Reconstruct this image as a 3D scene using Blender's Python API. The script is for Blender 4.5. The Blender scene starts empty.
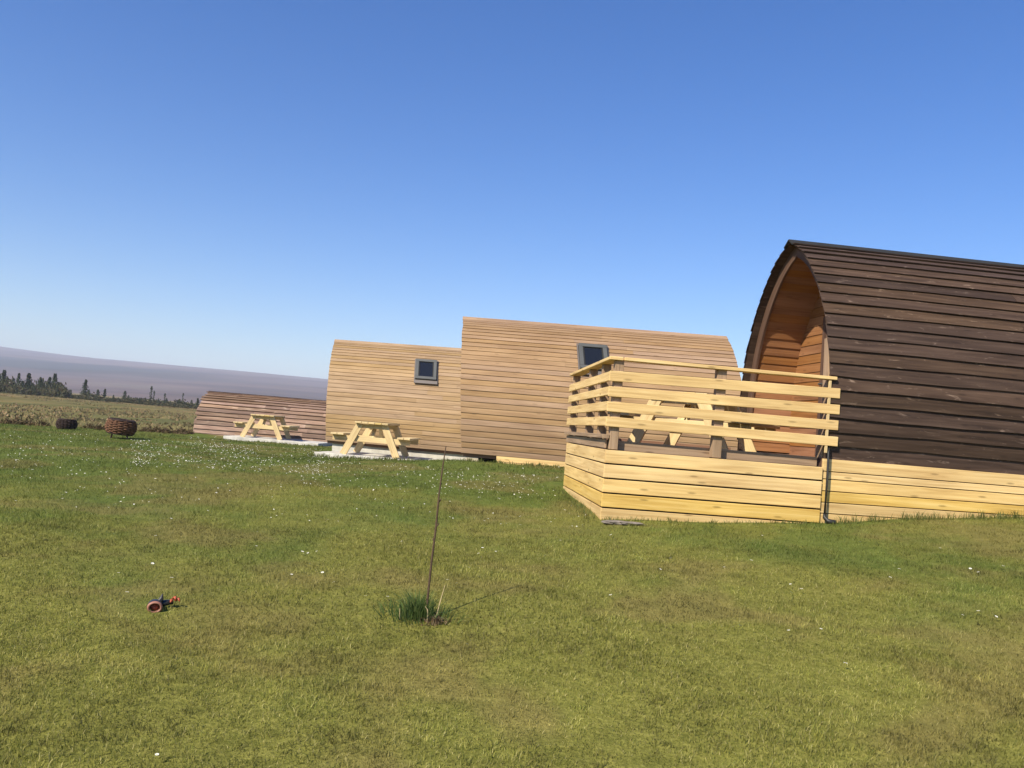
import bpy, math, random
import numpy as np
from mathutils import Vector, Matrix

random.seed(7)
rng = np.random.default_rng(11)
R = math.radians
scene = bpy.context.scene
COL = scene.collection

# ------------------------------------------------------------------ camera
F_PX = 860.0
ROLL = math.atan(0.083)
PITCH = math.atan(44.0 / F_PX)
EYE = Vector((0, 0, 1.55))
fw = Vector((0, math.cos(PITCH), math.sin(PITCH)))
up0 = Vector((0, -math.sin(PITCH), math.cos(PITCH)))
rt0 = Vector((1, 0, 0))
rt = rt0 * math.cos(ROLL) + up0 * math.sin(ROLL)
up = up0 * math.cos(ROLL) - rt0 * math.sin(ROLL)
cam_d = bpy.data.cameras.new('camera')
cam_d.sensor_width = 36
cam_d.lens = F_PX / 1024 * 36
cam_d.clip_start = 0.05
cam_d.clip_end = 40000
cam = bpy.data.objects.new('camera', cam_d)
COL.objects.link(cam)
m = Matrix.Identity(4)
for i in range(3):
    m[i][0] = rt[i]; m[i][1] = up[i]; m[i][2] = -fw[i]; m[i][3] = EYE[i]
cam.matrix_world = m
scene.camera = cam


def ray(px, py):
    return fw + rt * ((px - 512) / F_PX) - up * ((py - 384) / F_PX)


def at(px, py, Y):
    """measured spot in the photograph -> world point at depth Y metres"""
    d = ray(px, py)
    return EYE + d * (Y / d.y)


# ------------------------------------------------------------------ terrain height
ctrl = [(0, 0, 0), (-4, 0, -0.05), (4, 0, 0.05), (0, -12, -0.6), (-14, -8, -0.6), (14, -8, -0.2)]
for px, py, Y in [(602, 521, 9.2), (565, 488, 12.4), (700, 522, 9.3), (820, 522, 9.5), (1022, 517, 9.75), (490, 462, 16.0),
                  (565, 469, 15.7), (430, 463, 19.0), (343, 459.5, 18.9), (320, 457.5, 19.0), (400, 459, 20.4), (265, 442, 27.2), (235, 441, 27.4), (320, 447, 27.2),
                  (195, 434, 28.5), (119, 438, 19.6), (66, 429, 23.5), (0, 425, 25), (120, 431, 25), (0, 560, 6.2),
                  (430, 622, 5.3), (1023, 640, 5.4), (512, 766, 3.7), (162, 612, 5.4)]:
    p = at(px, py, Y)
    ctrl.append(tuple(p))
ctrl += [(20, 14, 1.5), (22, 30, 1.2), (-35, 25, 0.2), (-30, 8, -0.1), (0, 36, 0.75), (-20, 40, 0.25)]
C_ = np.array(ctrl)


def _U(r2):
    return np.where(r2 > 1e-12, r2 * np.log(r2 + 1e-12), 0.0)


n_ = len(C_)
d2 = ((C_[:, None, :2] - C_[None, :, :2]) ** 2).sum(-1)
K_ = _U(d2) + np.eye(n_) * 1.0
P_ = np.hstack([np.ones((n_, 1)), C_[:, :2]])
A_ = np.block([[K_, P_], [P_.T, np.zeros((3, 3))]])
W_ = np.linalg.solve(A_, np.concatenate([C_[:, 2], np.zeros(3)]))


def gz(x, y):
    x = np.asarray(x, float); y = np.asarray(y, float)
    sh = x.shape
    xf = np.clip(x.ravel(), -45, 45); yf = np.clip(y.ravel(), -15, 48)
    out = np.empty(xf.shape)
    for s in range(0, len(xf), 60000):
        a = xf[s:s + 60000]; b = yf[s:s + 60000]
        r2 = (a[:, None] - C_[None, :, 0]) ** 2 + (b[:, None] - C_[None, :, 1]) ** 2
        out[s:s + 60000] = _U(r2) @ W_[:n_] + W_[n_] + W_[n_ + 1] * a + W_[n_ + 2] * b
    xr = x.ravel(); yr = y.ravel()
    f = np.clip((yr - 30) / 30, 0, 1)
    f = np.maximum(f, np.clip((np.abs(xr) - 26) / 18, 0, 1))
    f = np.maximum(f, np.clip((-8 - yr) / 10, 0, 1))
    f = f * f * (3 - 2 * f)
    far = 0.25 + 0.10 * np.sin(xr * 0.05 + 1) * np.sin(yr * 0.043)
    bump = 0.012 * np.sin(xr * 1.7 + 0.6 * np.sin(yr * 1.1)) * np.sin(yr * 1.4 + 0.5) + 0.008 * np.sin(xr * 3.9 + yr * 2.3)
    return (out * (1 - f) + far * f + bump).reshape(sh)


def gz1(x, y):
    return float(gz(np.array([x]), np.array([y]))[0])


def ground_hit(px, py):
    d = ray(px, py)
    lo, hi = 1.0, 60.0
    t = lo
    prev = lo
    while t < 80:
        p = EYE + d * t
        if p.z < gz1(p.x, p.y):
            break
        prev = t
        t *= 1.03
    lo, hi = prev, t
    for _ in range(24):
        mid = (lo + hi) / 2
        p = EYE + d * mid
        if p.z < gz1(p.x, p.y):
            hi = mid
        else:
            lo = mid
    return EYE + d * hi


# ------------------------------------------------------------------ materials
def new_mat(name):
    mt = bpy.data.materials.new(name)
    mt.use_nodes = True
    nt = mt.node_tree
    return mt, nt, nt.nodes['Principled BSDF']


def N(nt, t, **kw):
    n = nt.nodes.new(t)
    for k, v in kw.items():
        setattr(n, k, v)
    return n


def ramp(nt, fac, stops):
    r = N(nt, 'ShaderNodeValToRGB')
    e = r.color_ramp.elements
    while len(e) < len(stops):
        e.new(0.5)
    for el, (p, c) in zip(e, stops):
        el.position = p
        el.color = (*c, 1)
    nt.links.new(fac, r.inputs[0])
    return r.outputs[0]


def noise(nt, vec, scale, detail=3, rough=0.55, dist=0.0):
    n = N(nt, 'ShaderNodeTexNoise')
    n.inputs['Scale'].default_value = scale
    n.inputs['Detail'].default_value = detail
    n.inputs['Roughness'].default_value = rough
    n.inputs['Distortion'].default_value = dist
    if vec is not None:
        nt.links.new(vec, n.inputs['Vector'])
    return n.outputs[0]


def mapping(nt, vec, sc, loc=(0, 0, 0)):
    mp = N(nt, 'ShaderNodeMapping')
    mp.inputs['Scale'].default_value = sc
    mp.inputs['Location'].default_value = loc
    nt.links.new(vec, mp.inputs['Vector'])
    return mp.outputs[0]


def mix(nt, fac, a, b, mode='MIX'):
    n = N(nt, 'ShaderNodeMix', data_type='RGBA', blend_type=mode)
    for s, v in ((n.inputs[0], fac), (n.inputs[6], a), (n.inputs[7], b)):
        if isinstance(v, (int, float)):
            s.default_value = v
        elif isinstance(v, tuple):
            s.default_value = (*v, 1)
        else:
            nt.links.new(v, s)
    return n.outputs[2]


def math_(nt, op, a, b=None, c=None, clamp=False):
    n = N(nt, 'ShaderNodeMath', operation=op, use_clamp=clamp)
    for s, v in zip(n.inputs, (a, b, c)):
        if v is None:
            continue
        if isinstance(v, (int, float)):
            s.default_value = v
        else:
            nt.links.new(v, s)
    return n.outputs[0]


def maprange(nt, v, a, b, c, d, smooth=True):
    n = N(nt, 'ShaderNodeMapRange')
    n.interpolation_type = 'SMOOTHSTEP' if smooth else 'LINEAR'
    nt.links.new(v, n.inputs[0])
    for i, x in enumerate((a, b, c, d)):
        n.inputs[i + 1].default_value = x
    return n.outputs[0]


def wood(name, dark, base, light, var=0.16, rough=0.75, grain=26.0, knots=0.5, blotch=None, blotch_amt=0.0, blotch_scale=2.2, blotch_lo=0.56,
         bump=0.25, hue=0.012, stain=None):
    mt, nt, bs = new_mat(name)
    uv = N(nt, 'ShaderNodeUVMap').outputs[0]
    g1 = noise(nt, mapping(nt, uv, (1.1, grain, 1)), 1.0, 5, 0.62, 0.6)
    col = ramp(nt, g1, [(0.28, dark), (0.52, base), (0.78, light)])
    big = noise(nt, mapping(nt, uv, (0.9, 3.0, 1)), 1.0, 2)
    col = mix(nt, 1.0, col, ramp(nt, big, [(0.3, (0.84, 0.82, 0.8)), (0.7, (1.08, 1.08, 1.08))]), 'MULTIPLY')
    if blotch:
        b = noise(nt, mapping(nt, uv, (blotch_scale, blotch_scale * 4.5, 1), (3, 7, 0)), 1.0, 4, 0.7, 0.8)
        f = maprange(nt, b, blotch_lo, blotch_lo + 0.17, 0, blotch_amt)
        col = mix(nt, f, col, blotch)
    if knots:
        k = N(nt, 'ShaderNodeTexVoronoi', feature='F1', voronoi_dimensions='2D')
        k.inputs['Scale'].default_value = 1.0
        nt.links.new(mapping(nt, uv, (1.25, 5.5, 1)), k.inputs['Vector'])
        f = maprange(nt, k.outputs['Distance'], 0.025, 0.085, knots, 0)
        col = mix(nt, f, col, tuple(x * 0.42 for x in dark))
    if stain:
        sn = noise(nt, mapping(nt, uv, (0.5, 2.0, 1), (9, 2, 0)), 1.0, 3, 0.6)
        col = mix(nt, maprange(nt, sn, 0.5, 0.75, 0, 0.32), col, stain)
    geo = N(nt, 'ShaderNodeNewGeometry')
    rv = geo.outputs['Random Per Island']
    hsv = N(nt, 'ShaderNodeHueSaturation')
    nt.links.new(maprange(nt, rv, 0, 1, 1 - var, 1 + var, False), hsv.inputs['Value'])
    r2 = math_(nt, 'FRACT', math_(nt, 'MULTIPLY', rv, 17.31))
    nt.links.new(maprange(nt, r2, 0, 1, 0.5 - hue, 0.5 + hue, False), hsv.inputs['Hue'])
    nt.links.new(maprange(nt, r2, 0, 1, 0.88, 1.08, False), hsv.inputs['Saturation'])
    nt.links.new(col, hsv.inputs['Color'])
    nt.links.new(hsv.outputs[0], bs.inputs['Base Color'])
    bs.inputs['Roughness'].default_value = rough
    bs.inputs['Specular IOR Level'].default_value = 0.25
    bp = N(nt, 'ShaderNodeBump')
    bp.inputs['Strength'].default_value = bump
    bp.inputs['Distance'].default_value = 0.006
    nt.links.new(g1, bp.inputs['Height'])
    nt.links.new(bp.outputs[0], bs.inputs['Normal'])
    return mt


M = {}
M['pine'] = wood('fresh_pine', (0.50, 0.30, 0.085), (0.70, 0.475, 0.165), (0.80, 0.59, 0.25), var=0.09, knots=0.6, hue=0.003, stain=(0.56, 0.37, 0.13))
M['pine_table'] = wood('pale_pine', (0.48, 0.33, 0.13), (0.64, 0.475, 0.215), (0.73, 0.57, 0.29), var=0.08, knots=0.4, hue=0.003)
M['pine_grey'] = wood('weathered_pine', (0.20, 0.13, 0.065), (0.33, 0.225, 0.12), (0.42, 0.30, 0.17), var=0.12, knots=0.5)
M['cedar'] = wood('cedar_cladding', (0.245, 0.148, 0.078), (0.325, 0.205, 0.11), (0.395, 0.265, 0.147), var=0.06, knots=0.35, hue=0.004, stain=(0.38, 0.25, 0.14))
M['larch'] = wood('larch_cladding', (0.27, 0.172, 0.085), (0.35, 0.232, 0.122), (0.415, 0.29, 0.16), var=0.06, knots=0.3, hue=0.004)
M['dark'] = wood('dark_stained_cladding', (0.032, 0.018, 0.0112), (0.064, 0.038, 0.0245), (0.102, 0.064, 0.043), var=0.28, knots=0.4, hue=0.006,
                 blotch=(0.23, 0.16, 0.115), blotch_amt=0.85, blotch_scale=4.8, blotch_lo=0.585, rough=0.75)
M['weathered'] = wood('weathered_slats', (0.14, 0.078, 0.053), (0.27, 0.175, 0.122), (0.44, 0.31, 0.22), var=0.35, knots=0.2, hue=0.006,
                      blotch=(0.55, 0.43, 0.32), blotch_amt=0.8, blotch_scale=0.5, rough=0.8, stain=(0.10, 0.055, 0.04))
M['lining'] = wood('orange_lining', (0.19, 0.08, 0.03), (0.29, 0.13, 0.05), (0.37, 0.18, 0.075), var=0.10, knots=0.4, hue=0.004)
M['fascia'] = wood('brown_fascia', (0.07, 0.037, 0.022), (0.115, 0.064, 0.039), (0.16, 0.095, 0.06), var=0.08, knots=0.3)
M['brownboard'] = wood('brown_board', (0.17, 0.085, 0.04), (0.27, 0.15, 0.075), (0.34, 0.2, 0.10), var=0.1, knots=0.4)


def plain(name, c, rough=0.6, metal=0.0, nscale=0, amt=0.25, spec=0.4):
    mt, nt, bs = new_mat(name)
    bs.inputs['Roughness'].default_value = rough
    bs.inputs['Metallic'].default_value = metal
    bs.inputs['Specular IOR Level'].default_value = spec
    if nscale:
        tc = N(nt, 'ShaderNodeTexCoord').outputs['Object']
        nz = noise(nt, tc, nscale, 5, 0.65)
        col = ramp(nt, nz, [(0.3, tuple(x * (1 - amt) for x in c)), (0.7, tuple(min(1, x * (1 + amt)) for x in c))])
        nt.links.new(col, bs.inputs['Base Color'])
        bp = N(nt, 'ShaderNodeBump')
        bp.inputs['Strength'].default_value = 0.2
        bp.inputs['Distance'].default_value = 0.01
        nt.links.new(nz, bp.inputs['Height'])
        nt.links.new(bp.outputs[0], bs.inputs['Normal'])
    else:
        bs.inputs['Base Color'].default_value = (*c, 1)
    return mt


M['concrete'] = plain('concrete', (0.55, 0.52, 0.46), 0.9, 0, 5.0, 0.2, 0.2)
M['block'] = plain('pale_block', (0.50, 0.43, 0.31), 0.9, 0, 6.0, 0.25, 0.2)
M['void'] = plain('black_parts_and_shade', (0.02, 0.02, 0.02), 0.9, 0, 3.0, 0.3)  # near-black parts, and painted shade in the hollows below floors
M['frame_grey'] = plain('grey_aluminium', (0.075, 0.078, 0.076), 0.6, 0.0, 3.0, 0.12)
M['flash'] = plain('grey_flashing', (0.14, 0.12, 0.11), 0.5, 0.2, 3.0, 0.12)
M['glass'] = plain('dark_glass', (0.012, 0.014, 0.018), 0.05, 0, 0, 0, 0.5)
M['blackpipe'] = plain('black_plastic_pipe', (0.02, 0.019, 0.018), 0.5, 0, 8.0, 0.2)
M['rust'] = plain('rusty_metal', (0.155, 0.078, 0.045), 0.85, 0.1, 14.0, 0.5, 0.2)
M['darkrust'] = plain('sooty_metal', (0.045, 0.030, 0.026), 0.85, 0.1, 14.0, 0.5, 0.2)
M['toyblack'] = plain('black_toy_plastic', (0.022, 0.022, 0.022), 0.45, 0, 20, 0.2)
M['toyorange'] = plain('orange_toy_plastic', (0.40, 0.085, 0.035), 0.45, 0, 20, 0.15)
M['toypink'] = plain('pale_toy_plastic', (0.33, 0.15, 0.10), 0.5, 0, 20, 0.15)
M['stone'] = plain('grey_stone', (0.20, 0.17, 0.14), 0.9, 0, 12, 0.4, 0.2)
M['twig'] = plain('brown_twig', (0.085, 0.055, 0.034), 0.85, 0, 30, 0.35, 0.2)
M['straw'] = plain('dry_straw', (0.48, 0.38, 0.20), 0.8, 0, 30, 0.25, 0.2)
M['bark'] = plain('bark', (0.07, 0.055, 0.045), 0.9, 0, 3, 0.3, 0.2)


def foliage(name, cols, trans=0.25, patch=None):
    """leafy material: colour drawn per leaf"""
    mt, nt, bs = new_mat(name)
    geo = N(nt, 'ShaderNodeNewGeometry')
    rv = geo.outputs['Random Per Island']
    k = len(cols)
    col = ramp(nt, rv, [(i / max(1, k - 1), c) for i, c in enumerate(cols)])
    if patch:
        col = patch(nt, col, geo)
    nt.links.new(col, bs.inputs['Base Color'])
    bs.inputs['Roughness'].default_value = 0.65
    bs.inputs['Specular IOR Level'].default_value = 0.2
    tr = N(nt, 'ShaderNodeBsdfTranslucent')
    nt.links.new(col, tr.inputs['Color'])
    ms = N(nt, 'ShaderNodeMixShader')
    ms.inputs[0].default_value = trans
    nt.links.new(bs.outputs[0], ms.inputs[1])
    nt.links.new(tr.outputs[0], ms.inputs[2])
    nt.links.new(ms.outputs[0], nt.nodes['Material Output'].inputs[0])
    return mt


def lawn_tint(nt, geo):
    """growth patches of the lawn in world metres: returns (green factor, dry factor, tone)"""
    pos = geo.outputs['Position']
    a = noise(nt, pos, 0.42, 3, 0.55, 0.4)
    b = noise(nt, mapping(nt, pos, (1.5, 1.5, 1.5), (13, 4, 0)), 1.0, 4, 0.6, 0.5)
    c = noise(nt, mapping(nt, pos, (0.75, 0.75, 0.75), (31, 17, 0)), 1.0, 3, 0.55, 0.3)
    sep = N(nt, 'ShaderNodeSeparateXYZ')
    nt.links.new(pos, sep.inputs[0])
    far = maprange(nt, sep.outputs[1], 4.5, 14, -0.10, 0.19)
    g = math_(nt, 'ADD', math_(nt, 'ADD', math_(nt, 'MULTIPLY', a, 0.75), math_(nt, 'MULTIPLY', b, 0.25)), far)
    green = maprange(nt, g, 0.42, 0.66, 0, 1)
    dry = maprange(nt, c, 0.50, 0.64, 0, 1.0)
    e = noise(nt, mapping(nt, pos, (7, 7, 7), (3, 9, 0)), 1.0, 3, 0.6, 0.4)
    tone = math_(nt, 'MULTIPLY', maprange(nt, b, 0.34, 0.66, 0.58, 1.25, False), maprange(nt, e, 0.3, 0.7, 0.60, 1.36, False))
    return green, dry, tone


def blade_patch(nt, col, geo):
    green, dry, tone = lawn_tint(nt, geo)
    col = mix(nt, math_(nt, 'MULTIPLY', green, 0.66), col, (0.080, 0.14, 0.028))
    col = mix(nt, math_(nt, 'MULTIPLY', dry, 0.42), col, (0.27, 0.205, 0.075))
    v = N(nt, 'ShaderNodeVectorMath', operation='SCALE')
    nt.links.new(col, v.inputs[0]); nt.links.new(tone, v.inputs['Scale'])
    return v.outputs[0]


M['blade'] = foliage('lawn_blades', [(0.20, 0.205, 0.040), (0.30, 0.285, 0.060), (0.15, 0.175, 0.032), (0.34, 0.30, 0.09),
                                     (0.24, 0.245, 0.048), (0.50, 0.44, 0.18)], 0.38, blade_patch)
M['fringe'] = foliage('long_lawn_grass', [(0.10, 0.125, 0.03), (0.16, 0.165, 0.05), (0.08, 0.11, 0.025)], 0.3)
M['tuft'] = foliage('tuft_leaves', [(0.085, 0.14, 0.036), (0.13, 0.19, 0.05), (0.07, 0.12, 0.032), (0.20, 0.22, 0.075)], 0.4)
M['deadleaf'] = foliage('dead_leaves', [(0.13, 0.085, 0.045), (0.22, 0.15, 0.085), (0.34, 0.26, 0.15)], 0.2)
M['rough'] = foliage('rough_grass', [(0.33, 0.25, 0.12), (0.25, 0.20, 0.085), (0.16, 0.15, 0.05), (0.40, 0.31, 0.17)], 0.25)
M['tussock'] = foliage('tussock_blades', [(0.30, 0.22, 0.10), (0.18, 0.14, 0.06), (0.12, 0.11, 0.045), (0.34, 0.24, 0.13), (0.22, 0.13, 0.07)], 0.2)
M['heather'] = foliage('heather_leaves', [(0.10, 0.065, 0.035), (0.15, 0.10, 0.05), (0.08, 0.075, 0.03)], 0.2)
M['conifer'] = foliage('conifer_needles', [(0.05, 0.068, 0.038), (0.07, 0.09, 0.048), (0.042, 0.056, 0.034)], 0.2)
M['bush'] = foliage('bush_leaves', [(0.055, 0.06, 0.03), (0.08, 0.085, 0.04), (0.10, 0.07, 0.045)], 0.15)

# daisy
mt, nt, bs = new_mat('daisy_petal'); bs.inputs['Base Color'].default_value = (0.72, 0.72, 0.66, 1); bs.inputs['Roughness'].default_value = 0.7
M['petal'] = mt
M['yolk'] = plain('daisy_centre', (0.75, 0.5, 0.05), 0.7)

# ground
mt, nt, bs = new_mat('ground_turf')
geo = N(nt, 'ShaderNodeNewGeometry')
pos = geo.outputs['Position']
sep = N(nt, 'ShaderNodeSeparateXYZ'); nt.links.new(pos, sep.inputs[0])
green, dry, tone = lawn_tint(nt, geo)
fine = noise(nt, pos, 38, 4, 0.7)
mid = noise(nt, mapping(nt, pos, (6, 6, 6)), 1.0, 4, 0.65)
lawn = ramp(nt, fine, [(0.25, (0.10, 0.105, 0.022)), (0.5, (0.19, 0.187, 0.042)), (0.75, (0.29, 0.27, 0.075))])
lawn = mix(nt, math_(nt, 'MULTIPLY', green, 0.62), lawn, (0.075, 0.125, 0.027))
lawn = mix(nt, math_(nt, 'MULTIPLY', dry, 0.5), lawn, (0.22, 0.17, 0.065))
lawn = mix(nt, 1.0, lawn, ramp(nt, mid, [(0.3, (0.72, 0.74, 0.7)), (0.7, (1.15, 1.12, 1.1))]), 'MULTIPLY')
# moor field beyond the mown edge
fa = noise(nt, mapping(nt, pos, (0.055, 0.03, 0.1)), 1.0, 5, 0.65, 0.6)
fb = noise(nt, mapping(nt, pos, (0.4, 0.9, 0.5), (5, 5, 0)), 1.0, 5, 0.7)
field = ramp(nt, fa, [(0.32, (0.10, 0.095, 0.036)), (0.44, (0.17, 0.145, 0.058)), (0.53, (0.23, 0.175, 0.075)), (0.61, (0.33, 0.20, 0.10)), (0.72, (0.27, 0.13, 0.072))])
fc_ = noise(nt, mapping(nt, pos, (0.22, 0.07, 0.3), (8, 3, 0)), 1.0, 4, 0.7)
field = mix(nt, 1.0, field, ramp(nt, fc_, [(0.35, (0.5, 0.55, 0.5)), (0.5, (0.95, 0.95, 0.95)), (0.66, (1.25, 1.15, 1.1))]), 'MULTIPLY')
field = mix(nt, 1.0, field, ramp(nt, fb, [(0.3, (0.62, 0.64, 0.62)), (0.65, (1.12, 1.1, 1.08))]), 'MULTIPLY')
greenish = maprange(nt, sep.outputs[1], 32, 120, 0.5, 0.15)
field = mix(nt, greenish, field, (0.135, 0.14, 0.048))
xe = maprange(nt, sep.outputs[0], -12.5, -9.0, 26.0, 36.0)
wob = math_(nt, 'MULTIPLY', math_(nt, 'SUBTRACT', noise(nt, pos, 0.6, 3), 0.5), 2.5)
ed = math_(nt, 'ADD', math_(nt, 'SUBTRACT', sep.outputs[1], xe), wob)
f = maprange(nt, ed, -0.4, 0.4, 0, 1)
col = mix(nt, f, lawn, field)
nt.links.new(col, bs.inputs['Base Color'])
bs.inputs['Roughness'].default_value = 0.95
bs.inputs['Specular IOR Level'].default_value = 0.05
bp = N(nt, 'ShaderNodeBump'); bp.inputs['Strength'].default_value = 0.6; bp.inputs['Distance'].default_value = 0.03
nt.links.new(fine, bp.inputs['Height']); nt.links.new(bp.outputs[0], bs.inputs['Normal'])
M['ground'] = mt

# hills
mt, nt, bs = new_mat('moor_hill')
geo = N(nt, 'ShaderNodeNewGeometry'); pos = geo.outputs['Position']
h1 = noise(nt, mapping(nt, pos, (0.0011, 0.0021, 0.004)), 1.0, 5, 0.6, 0.8)
h2 = noise(nt, mapping(nt, pos, (0.008, 0.010, 0.02)), 1.0, 5, 0.7)
col = ramp(nt, h1, [(0.3, (0.045, 0.036, 0.036)), (0.45, (0.085, 0.06, 0.058)), (0.56, (0.125, 0.085, 0.08)), (0.7, (0.155, 0.12, 0.10))])
col = mix(nt, 1.0, col, ramp(nt, h2, [(0.3, (0.72, 0.72, 0.72)), (0.7, (1.15, 1.12, 1.12))]), 'MULTIPLY')
sep = N(nt, 'ShaderNodeSeparateXYZ'); nt.links.new(pos, sep.inputs[0])
# plantation forest strip across the slope
edge = math_(nt, 'MULTIPLY', math_(nt, 'SUBTRACT', noise(nt, mapping(nt, pos, (0.004, 0.002, 0)), 1.0, 3), 0.5), 36)
zz = math_(nt, 'ADD', sep.outputs[2], edge)
strip = math_(nt, 'MULTIPLY', maprange(nt, zz, 44, 50, 0, 1), maprange(nt, zz, 88, 96, 1, 0))
brk = math_(nt, 'MULTIPLY', maprange(nt, noise(nt, mapping(nt, pos, (0.0016, 0.0004, 0), (2, 0, 0)), 1.0, 2), 0.30, 0.42, 0, 1), maprange(nt, sep.outputs[0], -1150, -650, 1, 0))
strip = math_(nt, 'MULTIPLY', strip, brk)
col = mix(nt, math_(nt, 'MULTIPLY', strip, 1.0), col, (0.018, 0.022, 0.022))
nt.links.new(col, bs.inputs['Base Color']); bs.inputs['Roughness'].default_value = 1.0; bs.inputs['Specular IOR Level'].default_value = 0.0
M['hill'] = mt


# ------------------------------------------------------------------ mesh building
class MB:
    def __init__(s):
        s.v = []; s.f = []; s.uv = []; s.mi = []

    def face(s, pts, uvs, mi=0):
        b = len(s.v)
        s.v += [tuple(p) for p in pts]
        s.f.append(tuple(range(b, b + len(pts)))); s.uv += [tuple(u) for u in uvs]; s.mi.append(mi)

    def poly(s, pts, faces, uvs=None, mi=0):
        b = len(s.v)
        s.v += [tuple(p) for p in pts]
        for fc in faces:
            s.f.append(tuple(b + i for i in fc))
            s.uv += [(uvs[i] if uvs else (pts[i][0], pts[i][2])) for i in fc]
            s.mi.append(mi)

    def board(s, p0, p1, upv, w, t, mi=0):
        """plank p0->p1 (centre line); w across upv, t thick"""
        p0 = Vector(p0); p1 = Vector(p1)
        ax = (p1 - p0); L = ax.length; ax.normalize()
        n = ax.cross(Vector(upv)).normalized(); u = n.cross(ax).normalized()
        ou, ov = random.random() * 40, random.random() * 40
        pts = []; uv = []
        for e, base in ((0, p0), (1, p1)):
            for (a, b) in ((-1, -1), (1, -1), (1, 1), (-1, 1)):
                pts.append(base + u * (a * w / 2) + n * (b * t / 2))
        b0 = len(s.v)
        s.v += [tuple(p) for p in pts]
        V = [0, w, w + t, 2 * w + t, 2 * w + 2 * t]
        for k in range(4):
            k2 = (k + 1) % 4
            s.f.append((b0 + k, b0 + k2, b0 + 4 + k2, b0 + 4 + k))
            s.uv += [(ou, ov + V[k]), (ou, ov + V[k + 1]), (ou + L, ov + V[k + 1]), (ou + L, ov + V[k])]
            s.mi.append(mi)
        for idx in ((3, 2, 1, 0), (4, 5, 6, 7)):
            s.f.append(tuple(b0 + i for i in idx))
            s.uv += [(ou, ov), (ou + .02, ov), (ou + .02, ov + w), (ou, ov + w)]
            s.mi.append(mi)

    def box(s, c, d, mi=0):
        c = Vector(c)
        s.board(c - Vector((d[0] / 2, 0, 0)), c + Vector((d[0] / 2, 0, 0)), (0, 0, 1), d[2], d[1], mi)

    def tube(s, pts, rad, seg=8, mi=0, cap=True, closed=False):
        pts = [Vector(p) for p in pts]
        n = len(pts)
        rr = rad if isinstance(rad, (list, tuple)) else [rad] * n
        b0 = len(s.v); o = random.random() * 20; acc = 0
        us = []
        for i, p in enumerate(pts):
            if closed:
                d = pts[(i + 1) % n] - pts[i - 1]
            else:
                d = pts[min(n - 1, i + 1)] - pts[max(0, i - 1)]
            d.normalize()
            a = d.cross(Vector((0, 0, 1)))
            if a.length < 1e-3:
                a = Vector((1, 0, 0))
            a.normalize(); b = d.cross(a)
            if i:
                acc += (p - pts[i - 1]).length
            us.append(acc)
            for k in range(seg):
                t = 2 * math.pi * k / seg
                s.v.append(tuple(p + (a * math.cos(t) + b * math.sin(t)) * rr[i]))
        rings = n if closed else n - 1
        for i in range(rings):
            j = (i + 1) % n
            for k in range(seg):
                k2 = (k + 1) % seg
                s.f.append((b0 + i * seg + k, b0 + i * seg + k2, b0 + j * seg + k2, b0 + j * seg + k))
                s.uv += [(o + us[i], k * .01), (o + us[i], k * .01 + .01), (o + us[j], k * .01 + .01), (o + us[j], k * .01)]
                s.mi.append(mi)
        if cap and not closed:
            for base, rev in ((b0, True), (b0 + (n - 1) * seg, False)):
                idx = [base + k for k in range(seg)]
                if rev:
                    idx.reverse()
                s.f.append(tuple(idx)); s.uv += [(0, 0)] * seg; s.mi.append(mi)

    def build(s, name, mats, parent=None, bevel=0.0, smooth=False):
        me = bpy.data.meshes.new(name)
        me.from_pydata(s.v, [], s.f)
        uvl = me.uv_layers.new(name='UVMap')
        uvl.data.foreach_set('uv', np.array(s.uv, np.float32).ravel())
        if not isinstance(mats, (list, tuple)):
            mats = [mats]
        for q in mats:
            me.materials.append(q)
        me.polygons.foreach_set('material_index', s.mi)
        if smooth:
            me.polygons.foreach_set('use_smooth', [True] * len(s.f))
        me.update()
        o = bpy.data.objects.new(name, me)
        COL.objects.link(o)
        if parent:
            o.parent = parent
        if bevel:
            bm = o.modifiers.new('bevel', 'BEVEL'); bm.width = bevel; bm.segments = 1; bm.limit_method = 'ANGLE'
        return o


def tri_mesh(name, verts, faces_flat, loop_sizes, mats, parent=None):
    """fast mesh from numpy arrays"""
    me = bpy.data.meshes.new(name)
    nv = len(verts)
    me.vertices.add(nv); me.vertices.foreach_set('co', verts.astype(np.float32).ravel())
    me.loops.add(len(faces_flat)); me.loops.foreach_set('vertex_index', faces_flat.astype(np.int32))
    me.polygons.add(len(loop_sizes))
    st = np.concatenate([[0], np.cumsum(loop_sizes)[:-1]]).astype(np.int32)
    me.polygons.foreach_set('loop_start', st)
    me.update(calc_edges=True); me.validate()
    for q in (mats if isinstance(mats, (list, tuple)) else [mats]):
        me.materials.append(q)
    o = bpy.data.objects.new(name, me)
    COL.objects.link(o)
    if parent:
        o.parent = parent
    return o


def tag(o, label=None, cat=None, group=None, kind=None):
    if label: o['label'] = label
    if cat: o['category'] = cat
    if group: o['group'] = group
    if kind: o['kind'] = kind
    return o


def thing(name, label, cat, loc, rz=0.0, group=None):
    e = bpy.data.objects.new(name, None)
    e.empty_display_size = 0.3
    COL.objects.link(e)
    e.location = loc; e.rotation_euler = (0, 0, rz)
    return tag(e, label, cat, group)


def copy_tree(o, parent=None):
    c = o.copy(); COL.objects.link(c); c.parent = parent
    for ch in list(o.children):
        copy_tree(ch, c)
    return c


# ------------------------------------------------------------------ ground sheet and hills
def axis(lo, hi, step, far, grow=1.13):
    a = list(np.arange(lo, hi + 1e-6, step))
    s = step; x = a[-1]
    while x < far:
        s *= grow; x += s; a.append(x)
    s = step; x = a[0]; b = []
    while x > -far:
        s *= grow; x -= s; b.append(x)
    return np.array(b[::-1] + a)


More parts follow.
